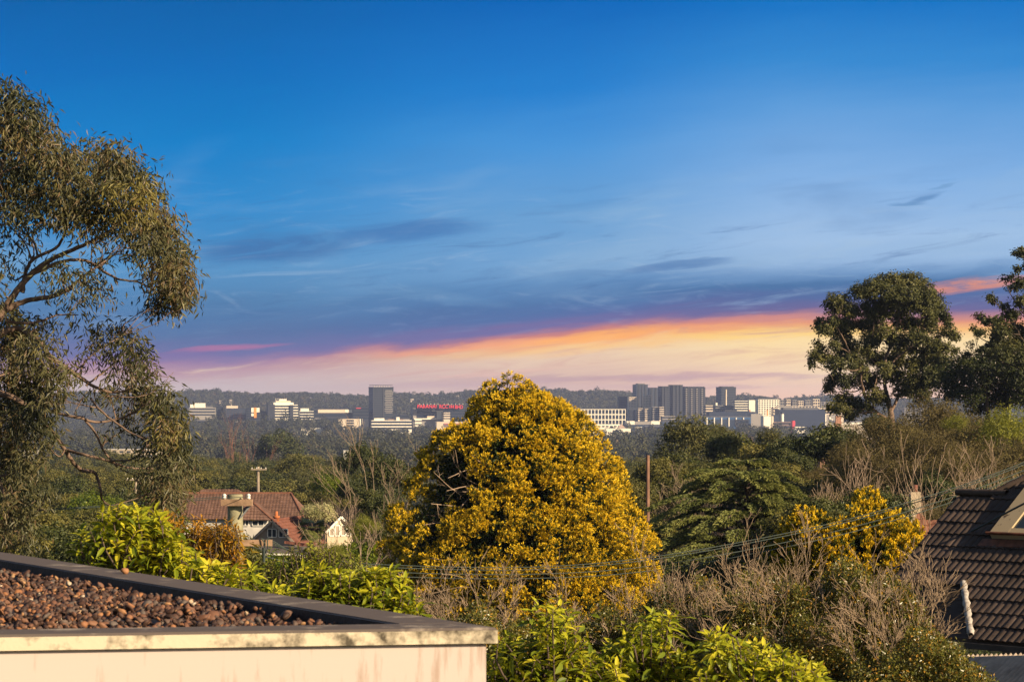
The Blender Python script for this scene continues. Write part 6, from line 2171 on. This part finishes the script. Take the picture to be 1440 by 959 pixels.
rosette_shrub('bright green shrub lit yellow at the bottom right of centre', 26.0, [(1015, 895, 24, 14, 10), (1040, 915, 40, 18, 24), (1090, 928, 46, 20, 34), (1060, 950, 70, 20, 54), (1130, 948, 36, 18, 28), (1000, 955, 40, 16, 24), (1090, 968, 90, 12, 40)], 87, L=.14, W=.05, nl=12, inner=1400, tintb=.70)


def twig_shrub(label, D, px, py, wpx, hpx, seed, nstem, nleaf, leafpx=5, r=.020, mat=None, leafm=None, tint=(.62, .16, .2), depth=4, spread=.52, name='twiggy_shrub', dz=.8, leaf_top=.15, cluster=5):
    """leafless twigs rising out of a mound of small leaves; px,py = middle of its base, wpx,hpx its width and height"""
    rng = np.random.default_rng(seed)
    s = D / F
    gz_ = float(ground_z(0, D))
    c = P(px, py, D)
    w, h = wpx * s, hpx * s
    o = empty(name, (c[0], D, gz_), label, 'shrub')
    qb, q = QB(), QB()
    zb = c[2] - .5
    for i in range(nstem):
        f = rng.uniform(-1, 1)
        g_ = rng.uniform(-1, 1)
        b = np.array([c[0] + f * w * .46, D + g_ * dz, zb + rng.uniform(-.2, .25) * h])
        foot = np.array([c[0] + f * w * .12, D + g_ * dz * .3, gz_])
        qb.tube(spline([foot, (foot + b) / 2 + rng.normal(size=3) * .12, b], 6), np.linspace(r * 1.6, r, 6), 6)
        d = norm(np.array([f * 1.1 + rng.normal(0, .35), g_ * .4 + rng.normal(0, .3), 1.0]))
        env = 1 - .45 * f * f
        grow(qb, rng, b, d, h * .46 * env * rng.uniform(.75, 1.3), r * .5, depth + 1, spread, .05, (2, 3), .72, .085, 5, None, .0032)
    put('twigs', qb.mesh('twigs', mat or B_twig, True), o)
    if nleaf:
        k = nleaf // cluster
        u1 = rng.uniform(-1, 1, k)
        zt_ = 1 - .5 * u1 ** 2
        u2 = np.clip(rng.random(k) ** (1 / (1 + 0 * leaf_top)) * 1.0, 0, 1)
        lump = .82 + .18 * np.sin(u1 * 9 + seed) * np.cos(u1 * 4)
        pos = np.stack([c[0] + u1 * w * .55, D + rng.uniform(-1, 1, k) * dz * 1.2, zb - .3 + np.sqrt(rng.random(k)) * h * leaf_top * 5.2 * np.sqrt(1 - .8 * u1 ** 2) * lump], -1)
        m = np.repeat(np.arange(k), cluster)
        N_ = len(m)
        pp = pos[m] + rng.normal(size=(N_, 3)) * leafpx * s * 1.1
        V, Q = leaf_quads(pp, rand_unit(N_, rng) + UP * .2, norm(rng.normal(size=(N_, 3)) * .7 + UP * .7 - np.array([0, .4, 0])), leafpx * s * rng.uniform(.7, 1.3, N_), leafpx * s * .6 * rng.uniform(.7, 1.3, N_))
        q.add(V, Q, np.clip(rng.normal(tint[0], tint[1], k)[m] + rng.normal(0, tint[2], N_), 0, 1))
        put('leaves', q.mesh('leaves', leafm or L_shrub, tint=True), o)
    return o


twig_shrub('bare twiggy shrub right behind the corner of the cream wall', 37.0, 690, 900, 220, 130, 91, 11, 26000, leaf_top=.21)
twig_shrub('bare twiggy shrub below the right foot of the golden tree', 39.0, 880, 890, 210, 110, 92, 10, 26000, leaf_top=.22)
twig_shrub('twiggy shrub with small dull leaves in front of the layered conifer', 40.0, 1025, 872, 230, 115, 93, 9, 60000, leaf_top=.27)
twig_shrub('big twiggy shrub with pale fan of branches beside the tiled roof', 37.0, 1165, 890, 300, 150, 94, 14, 90000, leaf_top=.25)
twig_shrub('twiggy shrub with pale bent branches in front of the tiled roof', 35.0, 1285, 905, 180, 125, 95, 11, 26000, leaf_top=.17)
twig_shrub('fine twigged shrub filling the gap between the two middle twiggy shrubs', 38.5, 960, 885, 170, 105, 99, 8, 26000, leaf_top=.25)
twig_shrub('fine twigged brown shrub in front of the big pale fan of branches', 36.0, 1100, 915, 220, 110, 100, 8, 40000, leaf_top=.27)
twig_shrub('leafy dark shrub at the bottom right corner below the tiled roof', 34.0, 1250, 975, 330, 60, 96, 6, 13000, leaf_top=.17, leafpx=6)
twig_shrub('leafy dull green shrub under the bare twigs in the bottom middle', 35.0, 960, 950, 340, 80, 97, 8, 14000, leaf_top=.15, leafpx=6)
twig_shrub('leafy dull green shrub under the bare twigs behind the cream wall', 42.0, 650, 890, 260, 70, 98, 8, 9000, leaf_top=.17)

# small palm and pale flowering bush in front of the houses
rng = np.random.default_rng(101)
D = 215.0
b = P(438, 744, D)
o = empty('palm', (b[0], D, float(ground_z(0, D))), 'small fan palm in front of the cream gabled house', 'palm')
q, qb = QB(), QB()
qb.tube([(b[0], D, float(ground_z(0, D))), b], [.2, .16], 8)
for i in range(46):
    a = rng.random() * 6.28
    el = rng.uniform(-.7, 1.2)
    d = np.array([math.cos(a) * math.cos(el), math.sin(a) * math.cos(el), math.sin(el)])
    st = b + d * .6
    n = 16
    side = norm(np.cross(d, UP))
    an = np.linspace(-1.1, 1.1, n)
    dd = norm(d[None] * np.cos(an)[:, None] + side[None] * np.sin(an)[:, None] - UP * .25)
    blade(q, np.repeat(st[None], n, 0), dd, np.repeat(norm(np.cross(side, d))[None], n, 0), np.full(n, .7), np.full(n, .07), np.full(n, .3), np.clip(rng.normal(.5, .2, n), 0, 1))
    qb.tube([b, st], [.025, .018], 5)
put('fronds', q.mesh('fronds', L_palm, tint=True), o)
put('trunk', qb.mesh('trunk', B_dark, True), o)
PROTO['flower'] = bush_tree('flower', 102, 4, 5, L_flower, B_twig, .16, .12, 6000, (.7, .15, .2), flat=.8, nclump=30, base=.3)
place_tree('flower', 447, 706, 48, 240, 'rounded bush covered in pale cream blossom beside the palm', 'flowering_bush')

# ------------------------------------------------------------------ undergrowth and woods nobody could count
rng = np.random.default_rng(111)
q = QB()
n = 110000
yy = 30 * (450 / 30) ** rng.random(n)
xx = rng.uniform(-.24, .24, n) * yy
hh = rng.random(n) ** 1.5 * np.clip(yy * .012, .6, 1.8) * (1.0 + .6 * np.sin(xx * .7 + yy * .11) * np.sin(yy * .23))
keep = ~((np.abs(xx - A0[0] - 4) < 6) & (np.abs(yy - 46) < 5)) & ((yy > 22) | (xx > 1))
pos = np.stack([xx, yy, ground_z(xx, yy) + hh], -1)[keep]
n = len(pos)
sc = np.clip(pos[:, 1] * .0022, .08, .45)
V, Q = leaf_quads(pos, rand_unit(n, rng), norm(rng.normal(size=(n, 3)) * .6 + UP), sc * rng.uniform(.7, 1.4, n), sc * .5)
q.add(V, Q, np.clip(rng.normal(.4, .22, n), 0, 1))
put('undergrowth', q.mesh('undergrowth', L_dark, tint=True), kind='stuff', label='low dark undergrowth between the garden trees', cat='undergrowth')


def wood(name, label, n, xf, yf, zf, h, w, nleaf, L, seed, skip=None, conic=.3):
    rng = np.random.default_rng(seed)
    x, y = xf(rng, n), yf(rng, n)
    x = x * y
    keep = np.ones(n, bool) if skip is None else ~skip(x, y)
    x, y = x[keep], y[keep]
    n = len(x)
    z = zf(x, y)
    hh = h * rng.uniform(.65, 1.25, n) * (1 + .5 * (rng.random(n) < .06))
    ww = w * rng.uniform(.75, 1.3, n)
    m = np.repeat(np.arange(n), nleaf)
    N_ = len(m)
    u = rand_unit(N_, rng)
    u[:, 2] = np.abs(u[:, 2]) * 1.1 - .25
    lump = 1 + .22 * np.sin(u[:, 0] * 6 + m) * np.sin(u[:, 1] * 5 + m * 1.7) + .12 * np.sin(u[:, 2] * 9 + m)
    pos = np.stack([x[m], y[m], z[m] + hh[m] * .58], -1) + u * (lump * rng.uniform(.75, 1.02, N_))[:, None] * np.stack([ww[m] / 2, ww[m] / 2, hh[m] * .42], -1)
    nr = norm(u + rng.normal(size=(N_, 3)) * .45 + UP * .2)
    d = np.cross(nr, rng.normal(size=(N_, 3)))
    V, Q = leaf_quads(pos, d, nr, L * rng.uniform(.7, 1.3, N_), L * .8 * rng.uniform(.7, 1.3, N_), .1)
    patch = .10 * np.sin(x / 60 + 1) * np.sin(y / 130)
    t = np.clip((rng.normal(.42, .2, n) + patch)[m] + rng.normal(0, .1, N_), 0, 1)
    me = mesh_quads(name, V, Q, L_far, t)
    put(name, me, kind='stuff', label=label, cat='forest')


def clear_(x, y):
    px = x / y * F + 720
    m = np.zeros(len(x), bool)
    for a, b, D in ((416, 472, 3950), (608, 664, 4040), (832, 908, 3890), (508, 582, 4060), (1110, 1138, 3980), (146, 236, 2150), (291, 303, 1950), (481, 501, 2060), (456, 478, 2020), (422, 440, 1980), (20, 54, 2100)):
        m |= (px > a - 6) & (px < b + 6) & (y > D - (420 if D < 3000 else 800)) & (y < D + 30)
    return m


uni = lambda a, b: (lambda r, n: r.uniform(a, b, n))
wood('valley_forest', 'hazy woodland filling the near valley', 2600, uni(-.2, .2), lambda r, n: 850 * (1900 / 850) ** r.random(n), lambda x, y: ground_z(x, y), 13, 9.5, 150, 1.5, 121, skip=clear_)
wood('valley_forest', 'hazy woodland filling the far valley up to the offices', 7500, uni(-.2, .2), lambda r, n: 1850 * (3850 / 1850) ** r.random(n), lambda x, y: ground_z(x, y), 13, 11, 80, 2.3, 122, skip=clear_)
wood('city_trees', 'taller trees hiding the feet of the offices on the left', 260, uni(-.135, -.06), uni(3900, 4130), lambda x, y: ground_z(x, y), 21, 13, 110, 2.4, 125)
wood('city_trees', 'trees between the distant office buildings', 1100, uni(-.2, .2), uni(3850, 4650), lambda x, y: ground_z(x, y), 11, 11, 70, 2.6, 123)
wood('hill_forest', 'hazy forest on the hills along the skyline', 9000, uni(-.21, .21), uni(4650, 6500), hill_z, 12, 13, 60, 3.2, 124)
